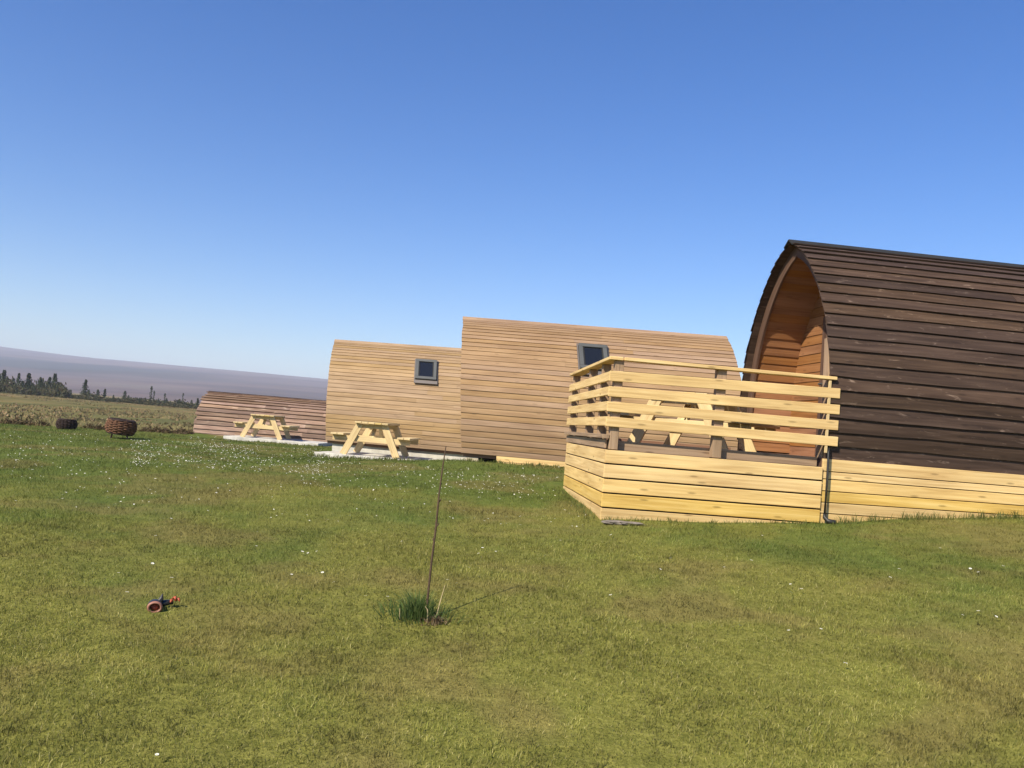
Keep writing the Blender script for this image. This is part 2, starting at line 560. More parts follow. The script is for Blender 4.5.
gx = axis(-22, 20, 0.3, 9000); gy = axis(-4, 46, 0.3, 9000)
XX, YY = np.meshgrid(gx, gy)
ZZ = gz(XX, YY)
nx, ny = len(gx), len(gy)
V = np.stack([XX.ravel(), YY.ravel(), ZZ.ravel()], 1)
ii = np.arange((ny - 1) * nx).reshape(ny - 1, nx)[:, :-1].ravel()
Fq = np.stack([ii, ii + 1, ii + nx + 1, ii + nx], 1)
g = tri_mesh('ground', V, Fq.ravel(), np.full(len(Fq), 4), M['ground'])
g.data.polygons.foreach_set('use_smooth', [True] * len(Fq))
tag(g, kind='structure')

hx = np.linspace(-6500, 5200, 160); hy = np.concatenate([np.linspace(650, 4600, 60), np.linspace(4700, 7000, 8)])
HX, HY = np.meshgrid(hx, hy)
t = np.clip((HY - 650) / 3700, 0, 1)
ridge = 178 + 34 * np.clip((-1500 - HX) / 1060, -0.2, 1.6) + 9 * np.sin(HX * 0.0011 + 1.0) + 4 * np.sin(HX * 0.0037)
prof = (0.30 * t + 0.70 * t * t * (3 - 2 * t))
HZ = -6 + prof * ridge + (5 * np.sin(HX * 0.0045 + HY * 0.002) + 3 * np.sin(HX * 0.011 - HY * 0.006)) * t * (1 - t) * 3
HZ -= np.clip((HY - 4600) / 2400, 0, 1) * 120
nx2 = len(hx)
ii = np.arange((len(hy) - 1) * nx2).reshape(-1, nx2)[:, :-1].ravel()
Fq = np.stack([ii, ii + 1, ii + nx2 + 1, ii + nx2], 1)
hl = tri_mesh('hills', np.stack([HX.ravel(), HY.ravel(), HZ.ravel()], 1), Fq.ravel(), np.full(len(Fq), 4), M['hill'])
hl.data.polygons.foreach_set('use_smooth', [True] * len(Fq))
tag(hl, kind='structure')


# ------------------------------------------------------------------ pods
PROF = [(0.965, 0.0), (1.0, 0.13), (1.0, 0.27), (0.955, 0.42), (0.865, 0.56), (0.73, 0.69), (0.56, 0.805), (0.37, 0.90), (0.17, 0.965), (0.0, 1.0)]


class Arch:
    def __init__(s, w, H, prof=PROF):
        base = [Vector((-a * w / 2, b * H)) for a, b in prof]
        pts = []
        for i in range(len(base) - 1):      # Catmull-Rom
            p0 = base[max(0, i - 1)]; p1 = base[i]; p2 = base[i + 1]; p3 = base[min(len(base) - 1, i + 2)]
            for k in range(10):
                t = k / 10
                pts.append(0.5 * ((2 * p1) + (p2 - p0) * t + (2 * p0 - 5 * p1 + 4 * p2 - p3) * t * t + (3 * p1 - p0 - 3 * p2 + p3) * t ** 3))
        pts.append(base[-1])
        s.p = pts
        s.a = [0]
        for i in range(1, len(pts)):
            s.a.append(s.a[-1] + (pts[i] - pts[i - 1]).length)
        s.L = s.a[-1]; s.H = H; s.w = w

    def at(s, a):
        a = max(0, min(s.L, a))
        for i in range(1, len(s.p)):
            if a <= s.a[i] + 1e-9:
                t = (a - s.a[i - 1]) / max(1e-9, s.a[i] - s.a[i - 1])
                d = (s.p[i] - s.p[i - 1]).normalized()
                return s.p[i - 1].lerp(s.p[i], t), Vector((-d.y, d.x))
        d = (s.p[-1] - s.p[-2]).normalized()
        return s.p[-1].copy(), Vector((-d.y, d.x))

    def half(s, z, inset=0.0):
        for i in range(1, len(s.p)):
            if s.p[i].y >= z:
                t = (z - s.p[i - 1].y) / max(1e-9, s.p[i].y - s.p[i - 1].y)
                d = (s.p[i] - s.p[i - 1]).normalized()
                return max(0.0, -(s.p[i - 1].lerp(s.p[i], t).x) - inset / max(0.45, d.y))
        return 0.0


def cladding(arch, L, pitch, lip=0.020, thick=0.016, joints=2, wob=0.002, x0=0.0, ragged=0.006):
    mb = MB()
    n = int(round(arch.L / pitch)); pt = arch.L / n
    for side in (-1, 1):
        for i in range(n):
            a0 = i * pt; a1 = min(arch.L, a0 + pt + 0.02)
            p0, n0 = arch.at(a0); p1, n1 = arch.at(a1)
            pm, nm = arch.at((a0 + a1) / 2)
            cuts = [x0 + random.uniform(-ragged, ragged)]
            for j in range(joints):
                cuts.append(x0 + (j + 1) * (L - x0) / (joints + 1) + random.uniform(-0.7, 0.7))
            cuts.append(L + random.uniform(-ragged, ragged))
            for j in range(len(cuts) - 1):
                xa, xb = cuts[j] + 0.001, cuts[j + 1] - 0.001
                ns = max(2, int((xb - xa) / 0.35))
                li = lip + random.uniform(-0.003, 0.004)
                ou, ov = random.random() * 50, random.random() * 50
                ph = random.random() * 9
                pts = []; uv = []
                for k in range(ns + 1):
                    x = xa + (xb - xa) * k / ns
                    dw = wob * (math.sin(x * 2.3 + ph) + 0.6 * math.sin(x * 6.1 + ph * 2))
                    lo = p0 + n0 * (li + 0.4 * dw) - Vector((-(n0.y), n0.x)) * 0.0
                    tdir = (p1 - p0).normalized()
                    lo = lo - tdir * dw
                    md = pm + nm * (li * 0.5 + 0.006)
                    hi = p1 + n1 * 0.006
                    loi = lo - n0 * thick
                    for q, vv in ((loi, -thick), (lo, 0), (md, pt * 0.5), (hi, pt)):
                        pts.append((x, side * -q.x if side > 0 else q.x, q.y)); uv.append((ou + x - xa, ov + vv))
                fc = []
                for k in range(ns):
                    b = k * 4
                    for r in range(3):
                        q = (b + r, b + 4 + r, b + 5 + r, b + 1 + r)
                        fc.append(q if side < 0 else q[::-1])
                fc.append((0, 1, 2, 3) if side < 0 else (3, 2, 1, 0))
                e = ns * 4
                fc.append((e + 3, e + 2, e + 1, e) if side < 0 else (e, e + 1, e + 2, e + 3))
                mb.poly(pts, fc, uv)
    return mb


def arch_sheet(arch, xa, xb, off, pitch=None, flip=False):
    """curved sheet following the arch, optionally as boards with small gaps"""
    mb = MB()
    n = int(round(arch.L / pitch)) if pitch else 14
    for side in (-1, 1):
        for i in range(n):
            a0 = i * arch.L / n; a1 = (i + 1) * arch.L / n
            p0, n0 = arch.at(a0); p1, n1 = arch.at(a1)
            g_ = 0.012 if pitch else 0
            q0 = p0 + n0 * (off - g_); q1 = p1 + n1 * off
            if i == n - 1:
                q1.x = min(q1.x, 0.0) * 0
            ys = (q0.x, q1.x) if side < 0 else (-q0.x, -q1.x)
            ou, ov = random.random() * 30, random.random() * 30
            w_ = (q1 - q0).length
            pts = [(xa, ys[0], q0.y), (xb, ys[0], q0.y), (xb, ys[1], q1.y), (xa, ys[1], q1.y)]
            uv = [(ou, ov), (ou + xb - xa, ov), (ou + xb - xa, ov + w_), (ou, ov + w_)]
            mb.poly(pts, [(0, 1, 2, 3)], uv)
    return mb


def end_wall(arch, x, inset, pitch=0.125, door=None):
    mb = MB()
    z = 0.0
    top = arch.H - inset - 0.05
    while z < top:
        z1 = min(top, z + pitch)
        ha, hb = arch.half(z, inset), arch.half(z1 - 0.006, inset)
        spans = [(-1, 1)]
        if door and z < door[1]:
            spans = [(-1, -door[0]), (door[0], 1)]
        for sa, sb in spans:
            ou, ov = random.random() * 30, random.random() * 30
            ya0 = sa * ha if abs(sa) == 1 else sa; yb0 = sb * ha if abs(sb) == 1 else sb
            ya1 = sa * hb if abs(sa) == 1 else sa; yb1 = sb * hb if abs(sb) == 1 else sb
            za, zb = z, z1 - 0.005
            t = 0.02
            pts = [(x - t, ya0, za), (x - t, yb0, za), (x - t + .008, yb1, zb), (x - t + .008, ya1, zb),
                   (x + t, ya0, za), (x + t, yb0, za), (x + t, yb1, zb), (x + t, ya1, zb)]
            uv = [(ou + p[1], ov + p[2]) for p in pts]
            mb.poly(pts, [(1, 0, 3, 2), (4, 5, 6, 7), (0, 1, 5, 4), (2, 3, 7, 6), (0, 4, 7, 3), (5, 1, 2, 6)], uv)
        z = z1
    return mb


def arch_band(arch, x, o_in, o_out, t, n=30):
    mb = MB()
    for side in (-1, 1):
        ou, ov = random.random() * 30, random.random() * 30
        pts = []; uv = []
        for i in range(n + 1):
            a = arch.L * i / n
            p, nn = arch.at(a)
            qi = p + nn * o_in; qo = p + nn * o_out
            if qi.x > 0: qi.x = 0
            if qo.x > 0: qo.x = 0
            for q, vv in ((qi, 0), (qo, o_out - o_in)):
                for xx in (x, x + t):
                    pts.append((xx, q.x if side < 0 else -q.x, q.y)); uv.append((ou + a, ov + vv + (xx - x)))
        fc = []
        for i in range(n):
            b = i * 4
            quads = [(b, b + 2, b + 6, b + 4), (b + 2, b + 3, b + 7, b + 6), (b + 1, b + 5, b + 7, b + 3), (b, b + 4, b + 5, b + 1)]
            fc += [q if side < 0 else q[::-1] for q in quads]
        e = n * 4
        fc += [(0, 1, 3, 2), (e, e + 2, e + 3, e + 1)]
        mb.poly(pts, fc, uv)
    return mb


def window(parent, arch, xc, a_mid, w, h, arch_side=-1):
    p, nn = arch.at(a_mid)
    O = Vector((xc, p.x, p.y)); X = Vector((1, 0, 0)); Nn = Vector((0, nn.x, nn.y)); T = Nn.cross(X)
    if T.z < 0: T = -T
    fb = 0.08; dep = 0.10
    mb = MB()
    # casing box sides
    for sx in (-1, 1):
        c = O + X * (sx * (w / 2 - fb / 2)) + Nn * (dep / 2)
        mb.board(c - T * (h / 2 - fb), c + T * (h / 2 - fb), X, fb, dep)
    for st in (-1, 1):
        c = O + T * (st * (h / 2 - fb / 2)) + Nn * (dep / 2)
        mb.board(c - X * (w / 2), c + X * (w / 2), T, fb, dep)
    wn = mb.build('window', M['frame_grey'], parent, 0.004)
    pb = MB()
    c = O + Nn * 0.062
    pb.board(c - X * (w / 2 - fb + .004), c + X * (w / 2 - fb + .004), T, h - 2 * fb + .008, 0.02)
    pb.build('pane', M['glass'], wn)
    iw = 0.022
    for sx in (-1, 1):
        sb = MB()
        c = O + X * (sx * (w / 2 - fb - iw / 2 - .002)) + Nn * 0.080
        sb.board(c - T * (h / 2 - fb - .004), c + T * (h / 2 - fb - .004), X, iw, 0.014)
        sb.build('sash', M['void'], wn)
    fl = MB()
    c = O - T * (h / 2 + 0.055) + Nn * 0.038
    fl.board(c - X * (w / 2 + 0.03), c + X * (w / 2 + 0.03), T, 0.105, 0.02)
    for sx in (-1, 1):
        c = O + X * (sx * (w / 2 + .018)) + Nn * 0.030
        fl.board(c - T * (h / 2), c + T * (h / 2 + .03), X, 0.03, 0.03)
    fl.build('flashing', M['flash'], wn, 0.003)
    return wn


def rake(o, w, k1, k2):
    """slant the ends of a building: leaning out by k1 per metre of height, k2 per metre of depth"""
    for ch in o.children:
        for v in ch.data.vertices:
            v.co.x -= k1 * v.co.z + k2 * (v.co.y + w / 2)
        rake(ch, w, k1, k2)


def pod(name, label, cat, loc, rz, w, H, L, pitch, mat, lining, fascia, recess, group=None, joints=2, lip=0.02, wob=0.002, ridge_mat=None, setback=0.0):
    t = thing(name, label, cat, loc, rz, group)
    A = Arch(w, H)
    cladding(A, L, pitch, lip=lip, joints=joints, wob=wob).build('cladding', mat, t)
    arch_sheet(A, 0.012, L - 0.012, -0.004).build('shell', mat, t)
    arch_sheet(A, setback + 0.02, recess, -0.115, pitch=0.13).build('porch_lining', lining, t)
    arch_band(A, setback + 0.008, -0.15, -0.006, 0.03).build('arch_trim', fascia, t)
    fwall = end_wall(A, recess, 0.118, door=(0.40, 1.85)).build('front_wall', lining, t)
    d = MB()
    for k in range(6):
        y = -0.40 + 0.003 + (k + 0.5) * 0.794 / 6
        d.board((recess, y, 0.02), (recess, y, 1.84), (0, 1, 0), 0.125, 0.035)
    dr = d.build('door', fascia, t, 0.004)
    hd = MB(); hd.tube([(recess - 0.02, 0.30, 0.95), (recess - 0.07, 0.30, 0.95), (recess - 0.07, 0.20, 0.95)], 0.011, 8)
    hd.build('handle', M['frame_grey'], dr)
    end_wall(A, L - 0.05, 0.01).build('rear_wall', mat, t)
    fl = MB(); fl.box((L / 2 + 0.01, 0, -0.035), (L - 0.04, w * 0.93, 0.07)); fl.build('floor', M['brownboard'], t)
    rc = MB()
    for s in (-1, 1):
        rc.board((-0.015, s * 0.066, H + 0.006), (L + 0.015, s * 0.066, H + 0.006), (0, s, -0.62), 0.15, 0.022)
    rc.build('ridge_cap', ridge_mat or mat, t, 0.004)
    return t, A


TH = R(5.8)
# near dark pod
c0 = at(824.5, 458.3, 9.5)                       # near front foot of the arch
W1, H1, L1 = 2.66, 2.675, 6.0
ax = Vector((math.cos(TH), math.sin(TH), 0)); ay = Vector((-math.sin(TH), math.cos(TH), 0))
o1 = c0 + ay * (W1 / 2)
p1, A1 = pod('camping_pod', 'dark brown stained arched pod with open porch, largest and nearest, behind the fenced deck', 'camping pod', o1, TH,
             W1, H1, L1, 0.150, M['dark'], M['lining'], M['fascia'], 0.72, joints=1, lip=0.034, wob=0.005, setback=0.10, ridge_mat=M['void'])


def P1(x, y, z):            # pod frame -> world
    return o1 + ax * x + ay * y + Vector((0, 0, z))


# yellow skirting below the dark pod: five boards laid almost with the ground
mb = MB()
yb = -W1 / 2 + 0.022
zl = [0.0, -0.142, -0.226, -0.358, -0.482, -0.604, -0.74]
zr = [0.0, -0.142, -0.226, -0.335, -0.435, -0.545, -0.66]
for i in range(6):
    zt0, zb0 = zl[i] - 0.005, zl[i + 1] + 0.004
    # right ends rise a little with the ground
    zt1, zb1 = zr[i] - 0.005, zr[i + 1] + 0.004
    ou, ov = random.random() * 40, random.random() * 40
    x0, x1 = -0.012, L1 - 0.1
    th_ = 0.022 + random.uniform(0, 0.004)
    pts = [(x0, yb - th_, zb0), (x1, yb - th_, zb1), (x1, yb - th_, zt1), (x0, yb - th_, zt0), (x0, yb + .01, zb0), (x1, yb + .01, zb1), (x1, yb + .01, zt1), (x0, yb + .01, zt0)]
    uv = [(ou + p[0], ov + p[2]) for p in pts]
    mb.poly(pts, [(0, 1, 2, 3), (5, 4, 7, 6), (3, 2, 6, 7), (1, 0, 4, 5), (0, 3, 7, 4), (2, 1, 5, 6)], uv)
mb.build('skirting', M['pine'], p1, 0.003)
mb = MB(); mb.box((L1 / 2, 0.0, -0.38), (L1 - 0.3, W1 * 0.93, 0.6)); mb.build('underfloor_shade', M['void'], p1)  # black box stands in for the shade under the pod

# pod B (middle) and pod A (behind it)
RB = R(-3.5)
bl = at(461, 452.5, 16.0)
WB, HB, LB = 2.7, 2.65, 5.27
axb = Vector((math.cos(RB), math.sin(RB), 0)); ayb = Vector((-math.sin(RB), math.cos(RB), 0))
ob = bl + ayb * (WB / 2)
pB, AB = pod('camping_pod', 'plain reddish cedar pod with one small window, between the dark pod and the paler pod', 'camping pod', ob, RB,
             WB, HB, LB, 0.108, M['cedar'], M['lining'], M['fascia'], 0.6, joints=1, lip=0.022, wob=0.001, ridge_mat=M['cedar'])
window(pB, AB, 2.53, AB.L * 0.640, 0.54, 0.62)
mb = MB()
for i in range(2):
    zc = -0.055 - i * 0.115
    mb.board((0.66, -WB / 2 + 0.045, zc), (LB - 0.05, -WB / 2 + 0.045, zc), (0, 0, 1), 0.108, 0.022)
mb.build('skirting', M['pine'], pB, 0.003)
for x in (0.10, LB - 0.6):
    for y in (-WB / 2 + 0.25, WB / 2 - 0.25):
        b = MB(); b.box((x + 0.1, y, -0.185), (0.24, 0.3, 0.23)); b.build('support_block', M['block'], pB, 0.006)
mb = MB(); mb.box((LB / 2, 0.1, -0.16), (LB - 0.5, WB * 0.80, 0.17)); mb.build('underfloor_shade', M['void'], pB)  # black block paints the hollow below this floor as deep shade
rake(pB, WB, 0.095, 0.06)

RA = R(-8)
al = at(325.5, 440, 21.4)
WA, HA, LA = 2.6, 2.58, 5.6
axa = Vector((math.cos(RA), math.sin(RA), 0)); aya = Vector((-math.sin(RA), math.cos(RA), 0))
oa = al + aya * (WA / 2)
pA, AA = pod('camping_pod', 'pale honey timber pod with picnic table in front, half hidden by the reddish pod', 'camping pod', oa, RA,
             WA, HA, LA, 0.112, M['larch'], M['lining'], M['fascia'], 0.6, joints=1, lip=0.022, wob=0.001, ridge_mat=M['larch'])
window(pA, AA, 2.52, AA.L * 0.645, 0.54, 0.64)
mb = MB(); mb.box((LA / 2, 0.05, -0.135), (LA - 0.3, WA * 0.93, 0.26)); mb.build('plinth', M['concrete'], pA, 0.01)
rake(pA, WA, 0.075, 0.2)

# low weathered hut far left
RC = R(-1)
cl = at(193, 432.5, 29.4)
WC, HC, LC = 2.3, 1.42, 6.4
oc = cl + Vector((math.sin(-RC), math.cos(RC), 0)) * (WC / 2)
PROFC = [(1.0, 0.0), (0.965, 0.2), (0.90, 0.4), (0.80, 0.58), (0.66, 0.73), (0.50, 0.84), (0.30, 0.93), (0.14, 0.975), (0.0, 1.0)]
hut = thing('timber_hut', 'low dark weathered slatted hut behind the farther picnic table', 'hut', oc, RC)
AC = Arch(WC, HC, PROFC)
cladding(AC, LC, 0.15, lip=0.058, thick=0.03, joints=3, wob=0.006, ragged=0.05).build('cladding', M['weathered'], hut)
arch_sheet(AC, 0.03, LC - 0.03, -0.004).build('shell', M['void'], hut)
end_wall(AC, 0.08, 0.01).build('end_wall', M['weathered'], hut)
end_wall(AC, LC - 0.08, 0.01).build('end_wall', M['weathered'], hut)
mb = MB()
for s in (-1, 1):
    mb.board((-0.02, s * 0.06, HC + 0.02), (LC, s * 0.06, HC + 0.02), (0, s, -0.4), 0.13, 0.03)
mb.build('ridge_cap', M['dark'], hut)  # darker wood paints in the shadow line along the ridge
mb = MB(); mb.board((0.3, -WC / 2 - 0.02, 0.02), (1.75, -WC / 2 - 0.02, 0.0), (0, 0, 1), 0.11, 0.03)
mb.build('base_board', M['pine_grey'], hut)

# ------------------------------------------------------------------ deck with railing
dk_r = P1(-0.02, -W1 / 2 - 0.012, 0)              # front right corner
dk_l = at(606.5, 450, 9.24); dk_l.z = dk_r.z
dk_b = at(569, 424, 12.45); dk_b.z = dk_r.z       # far left corner
zt = at(607, 449, 9.24).z                          # top of the skirting
deck = thing('timber_deck', 'raised yellow pine deck with slatted railing in front of the dark pod', 'deck', (dk_l.x, dk_l.y, zt - 0.75))
org = Vector(deck.location)


def D(v):
    return Vector(v) - org


fx = (dk_r - dk_l); LF = fx.length; fx.normalize(); fn = Vector((fx.y, -fx.x, 0))     # outward (towards camera)
sx = (dk_b - dk_l); LS = sx.length; sx.normalize(); sn = Vector((-sx.y, sx.x, 0))      # outward (left)


def FP(a, z, o=0.0):       # front face: a along from left corner, o outward
    return D(dk_l + fx * a + fn * o) + Vector((0, 0, z))


def SP(a, z, o=0.0):
    return D(dk_l + sx * a + sn * o) + Vector((0, 0, z))


dz = Vector((0, 0, 1)).z
z0 = zt          # absolute z of skirting top


def zz_(v):
    return v - 0.0


# convert to deck-local z: D() already subtracts org.z, dk points carry dk_r.z
zb_ = z0 - dk_l.z
pitch = 0.156
f = MB()
for i in range(6):
    zc = zb_ - pitch * (i + 0.5)
    f.board(FP(-0.012, zc, 0.0), FP(LF - 0.002, zc + random.uniform(-.002, .002), 0.0), (0, 0, 1), pitch - 0.016, 0.026)
f.build('front_skirting', M['pine'], deck, 0.004)
f = MB()
for i in range(6):
    zc = zb_ - pitch * (i + 0.5)
    f.board(SP(0.004, zc, 0.0), SP(LS, zc, 0.0), (0, 0, 1), pitch - 0.014, 0.026)
f.build('side_skirting', M['pine'], deck, 0.004)
# black sheets paint shade into the gaps behind the skirting boards
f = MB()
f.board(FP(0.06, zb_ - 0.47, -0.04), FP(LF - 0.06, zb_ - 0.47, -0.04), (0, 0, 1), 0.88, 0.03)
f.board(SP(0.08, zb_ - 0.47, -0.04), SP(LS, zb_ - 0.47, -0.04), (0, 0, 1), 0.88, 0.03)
f.build('underfloor_shade', M['void'], deck)
# decking boards
f = MB()
nb = 22
for i in range(nb):
    a = 0.10 + (LS - 0.14) * (i + 0.5) / nb
    b0 = D(dk_l + sx * a) + fx * 0.06 + Vector((0, 0, zb_ - 0.03))
    f.board(b0, b0 + fx * (LF - 0.03), sx, (LS - 0.14) / nb - 0.008, 0.028)
f.build('decking', M['brownboard'], deck)
# brown ledge board around the rear edge of the platform
f = MB()
b0 = D(dk_b) + Vector((0, 0, zb_ + 0.045)) + fx * 0.05
f.board(b0, b0 + fx * (LF - 0.05), (0, 0, 1), 0.15, 0.03)
f.build('rear_board', M['brownboard'], deck)
f = MB()
b0 = D(dk_b) + Vector((0, 0, zb_ - 0.47))
f.board(b0, b0 + fx * LF, (0, 0, 1), 0.9, 0.03)
f.build('rear_skirting', M['pine'], deck)
f = MB()
f.board(FP(0.02, zb_ + 0.045, -0.117), FP(LF - 0.02, zb_ + 0.045, -0.117), (0, 0, 1), 0.105, 0.03)
f.build('kick_board', M['pine_grey'], deck, 0.003)
# left side: ledge and lower board beneath the railing
f = MB()
f.board(SP(0.0, zb_ + 0.135, 0.018), SP(LS + 0.03, zb_ + 0.135, 0.018), (0, 0, 1), 0.045, 0.075)
f.board(SP(0.05, zb_ + 0.055, 0.006), SP(LS + 0.03, zb_ + 0.055, 0.006), (0, 0, 1), 0.095, 0.024)
f.build('edge_board', M['pine_grey'], deck, 0.003)


def railing(label_, pf, L, rails, overL, overR, posts, cap_out, cap0, cap1, toff=0.0, foot=-0.55):
    e = bpy.data.objects.new('railing', None); COL.objects.link(e); e.parent = deck
    for zc, wv, dr in rails:
        b = MB(); b.board(pf(-overL, zb_ + zc, 0.018 + toff), pf(L + overR + random.uniform(-.008, .008), zb_ + zc + dr, 0.018 + toff), (0, 0, 1), wv, 0.030)
        b.build('rail', M['pine'], e, 0.004)
    for a, wp, top in posts:
        b = MB(); b.board(pf(a, zb_ + foot, -0.052), pf(a, zb_ + top, -0.052), pf(1, 0) - pf(0, 0), wp, 0.095)
        b.build('post', M['pine_grey'], e, 0.004)
    b = MB(); b.board(pf(cap0, zb_ + 0.980, -0.03), pf(cap1, zb_ + 0.980, -0.03), pf(0, 0, 1) - pf(0, 0, 0), 0.145, 0.036)
    b.build('handrail', M['pine'], e, 0.004)
    return e


rails = [(0.785, 0.112, .032), (0.618, 0.108, .020), (0.456, 0.108, .008), (0.295, 0.106, -.010)]
railing('front', FP, LF, rails, 0.033, 0.135, [(0.075, 0.095, 0.962), (1.22, 0.105, 0.962)], 0, 0.12, LF + 0.085, foot=0.0)
rails_s = [(0.785, 0.10, 0), (0.625, 0.092, 0), (0.462, 0.10, 0), (0.298, 0.10, 0)]
railing('side', SP, LS, rails_s, 0.0, 0.03, [(0.075 + 0.62, 0.095, 0.962), (0.075 + 1.55, 0.095, 0.962), (LS - 0.08, 0.095, 0.962)], 0, -0.03, LS + 0.04, foot=0.0)

# ------------------------------------------------------------------ drain pipe at the joint of deck and pod
pb = P1(0.015, -W1 / 2 - 0.055, 0)
gzp = gz1(pb.x, pb.y)
dp = thing('drain_pipe', 'thin black drain pipe at the joint of deck and dark pod', 'pipe', (pb.x, pb.y, gzp))
b = MB(); b.tube([(0, 0, 0.10), (0.003, 0, 0.45), (0.0, 0, pb.z - gzp + 0.06), (0.02, 0.04, pb.z - gzp + 0.12)], 0.012, 10); b.build('pipe', M['blackpipe'], dp, smooth=True)
b = MB(); b.tube([(0, 0, 0.11), (0, -0.004, 0.07), (0.03, -0.03, 0.035), (0.10, -0.07, 0.03)], [0.016, 0.022, 0.027, 0.026], 10); b.build('outlet_bend', M['blackpipe'], dp, smooth=True)
b = MB(); b.board((0.03, -W1 / 2 + 0.17, -0.10), (0.03, -W1 / 2 + 0.105, 0.55), (0, 1, 0), 0.16, 0.05); b.board((0.03, -W1 / 2 + 0.105, 0.55), (0.05, -W1 / 2 + 0.185, 1.36), (0, 1, 0), 0.12, 0.045); b.build('jamb_post', M['pine_grey'], p1, 0.004)
b = MB(); b.board((0.015, -W1 / 2 + 0.06, -0.07), (0.015, W1 / 2 - 0.06, -0.07), (0, 0, 1), 0.145, 0.03); b.build('threshold', M['fascia'], p1, 0.004)
# added pale strip, painting the sunlit edge of the arch foot
b = MB(); b.board((-0.008, -W1 / 2 - 0.032, 0.06), (-0.008, -W1 / 2 - 0.034, 0.86), (1, 0, 0), 0.03, 0.02); b.build('sunlit_edge_strip', M['pine_table'], p1, 0.003)


# ------------------------------------------------------------------ picnic tables
def make_table(label, loc, rz):
    """A-frame picnic table: length along local Y, end frames across X"""
    t = thing('picnic_table', label, 'picnic table', loc, rz, 'A-frame picnic tables')
    mt = M['pine_table']
    H, Lt, Wt = 0.75, 1.55, 0.74
    tb = MB()
    for k in range(5):
        x = (k - 2) * 0.149
        tb.board((x, -Lt / 2, H - 0.02), (x, Lt / 2, H - 0.02), (1, 0, 0), 0.141, 0.042)
    tb.build('tabletop', mt, t, 0.005)
    for s in (-1, 1):
        b = MB()
        for k in range(2):
            x = s * (0.665 + k * 0.15)
            b.board((x, -Lt / 2, 0.445), (x, Lt / 2, 0.445), (1, 0, 0), 0.141, 0.042)
        b.build('bench', mt, t, 0.005)
    for e in (-1, 1):
        y = e * 0.66
        for s in (-1, 1):
            b = MB(); b.board((s * 0.60, y, 0.0), (s * 0.27, y, 0.705), (1, 0, 0), 0.15, 0.045); b.build('leg', mt, t, 0.004)
        b = MB(); b.board((-0.865, y - 0.046 * e, 0.362), (0.865, y - 0.046 * e, 0.362), (0, 0, 1), 0.12, 0.045); b.build('seat_beam', mt, t, 0.004)
        b = MB(); b.board((-0.345, y - 0.046 * e, 0.655), (0.345, y - 0.046 * e, 0.655), (0, 0, 1), 0.085, 0.045); b.build('top_batten', mt, t, 0.004)
        b = MB(); b.board((0, y - e * 0.10, 0.40), (0, y - e * 0.42, 0.69), (1, 0, 0), 0.075, 0.045); b.build('brace', mt, t, 0.004)
    return t


s2 = at(375.5, 454, 19.75); s2z = at(350, 454.8, 19.3).z
tab2 = make_table('pale A-frame picnic table on the slab before the honey coloured pod', (s2.x, s2.y, s2z + 0.012), R(-2.5))
tab1 = copy_tree(tab2)
s1 = at(266, 439, 28.0)
tab1.location = (s1.x, s1.y, at(255, 438, 27.6).z + 0.012); tab1.rotation_euler.z = R(2)
tab1['label'] = 'smallest looking picnic table, on the slab before the low weathered hut'
tab3 = copy_tree(tab2)
s3 = at(694, 440, 10.95)
tab3.location = (s3.x, s3.y, z0 - 0.014); tab3.rotation_euler.z = R(-30)
tab3['label'] = 'picnic table standing on the raised deck behind its slatted railing'


def slab(name, label, cx, cy, z, sx_, sy_, rz):
    mb = MB()
    n = 14
    ring = []
    for (x0, y0, x1, y1) in ((-1, -1, 1, -1), (1, -1, 1, 1), (1, 1, -1, 1), (-1, 1, -1, -1)):
        for k in range(n):
            t = k / n
            ring.append(((x0 + (x1 - x0) * t) * sx_ / 2 + random.uniform(-.025, .025), (y0 + (y1 - y0) * t) * sy_ / 2 + random.uniform(-.025, .025)))
    m_ = len(ring)
    pts = [(x, y, 0.0) for x, y in ring] + [(x * 1.005, y * 1.005, -0.012) for x, y in ring] + [(x * 1.005, y * 1.005, -0.22) for x, y in ring]
    fc = [tuple(range(m_))]
    for k in range(m_):
        k2 = (k + 1) % m_
        fc += [(m_ + k, m_ + k2, k2, k), (2 * m_ + k, 2 * m_ + k2, m_ + k2, m_ + k)]
    mb.poly(pts, fc)
    o = mb.build(name, M['concrete'])
    o.location = (cx, cy, z); o.rotation_euler.z = rz
    tag(o, label, 'concrete slab', 'pale slabs under the tables')
    return o


slab('concrete_slab', 'pale concrete slab under the table before the honey coloured pod', s2.x + 0.52, s2.y + 0.12, s2z + 0.010, 3.3, 2.0, RA)
slab('concrete_slab', 'pale concrete slab under the table before the low hut', s1.x + 0.42, s1.y + 0.1, tab1.location.z - 0.002, 3.0, 2.0, RC)


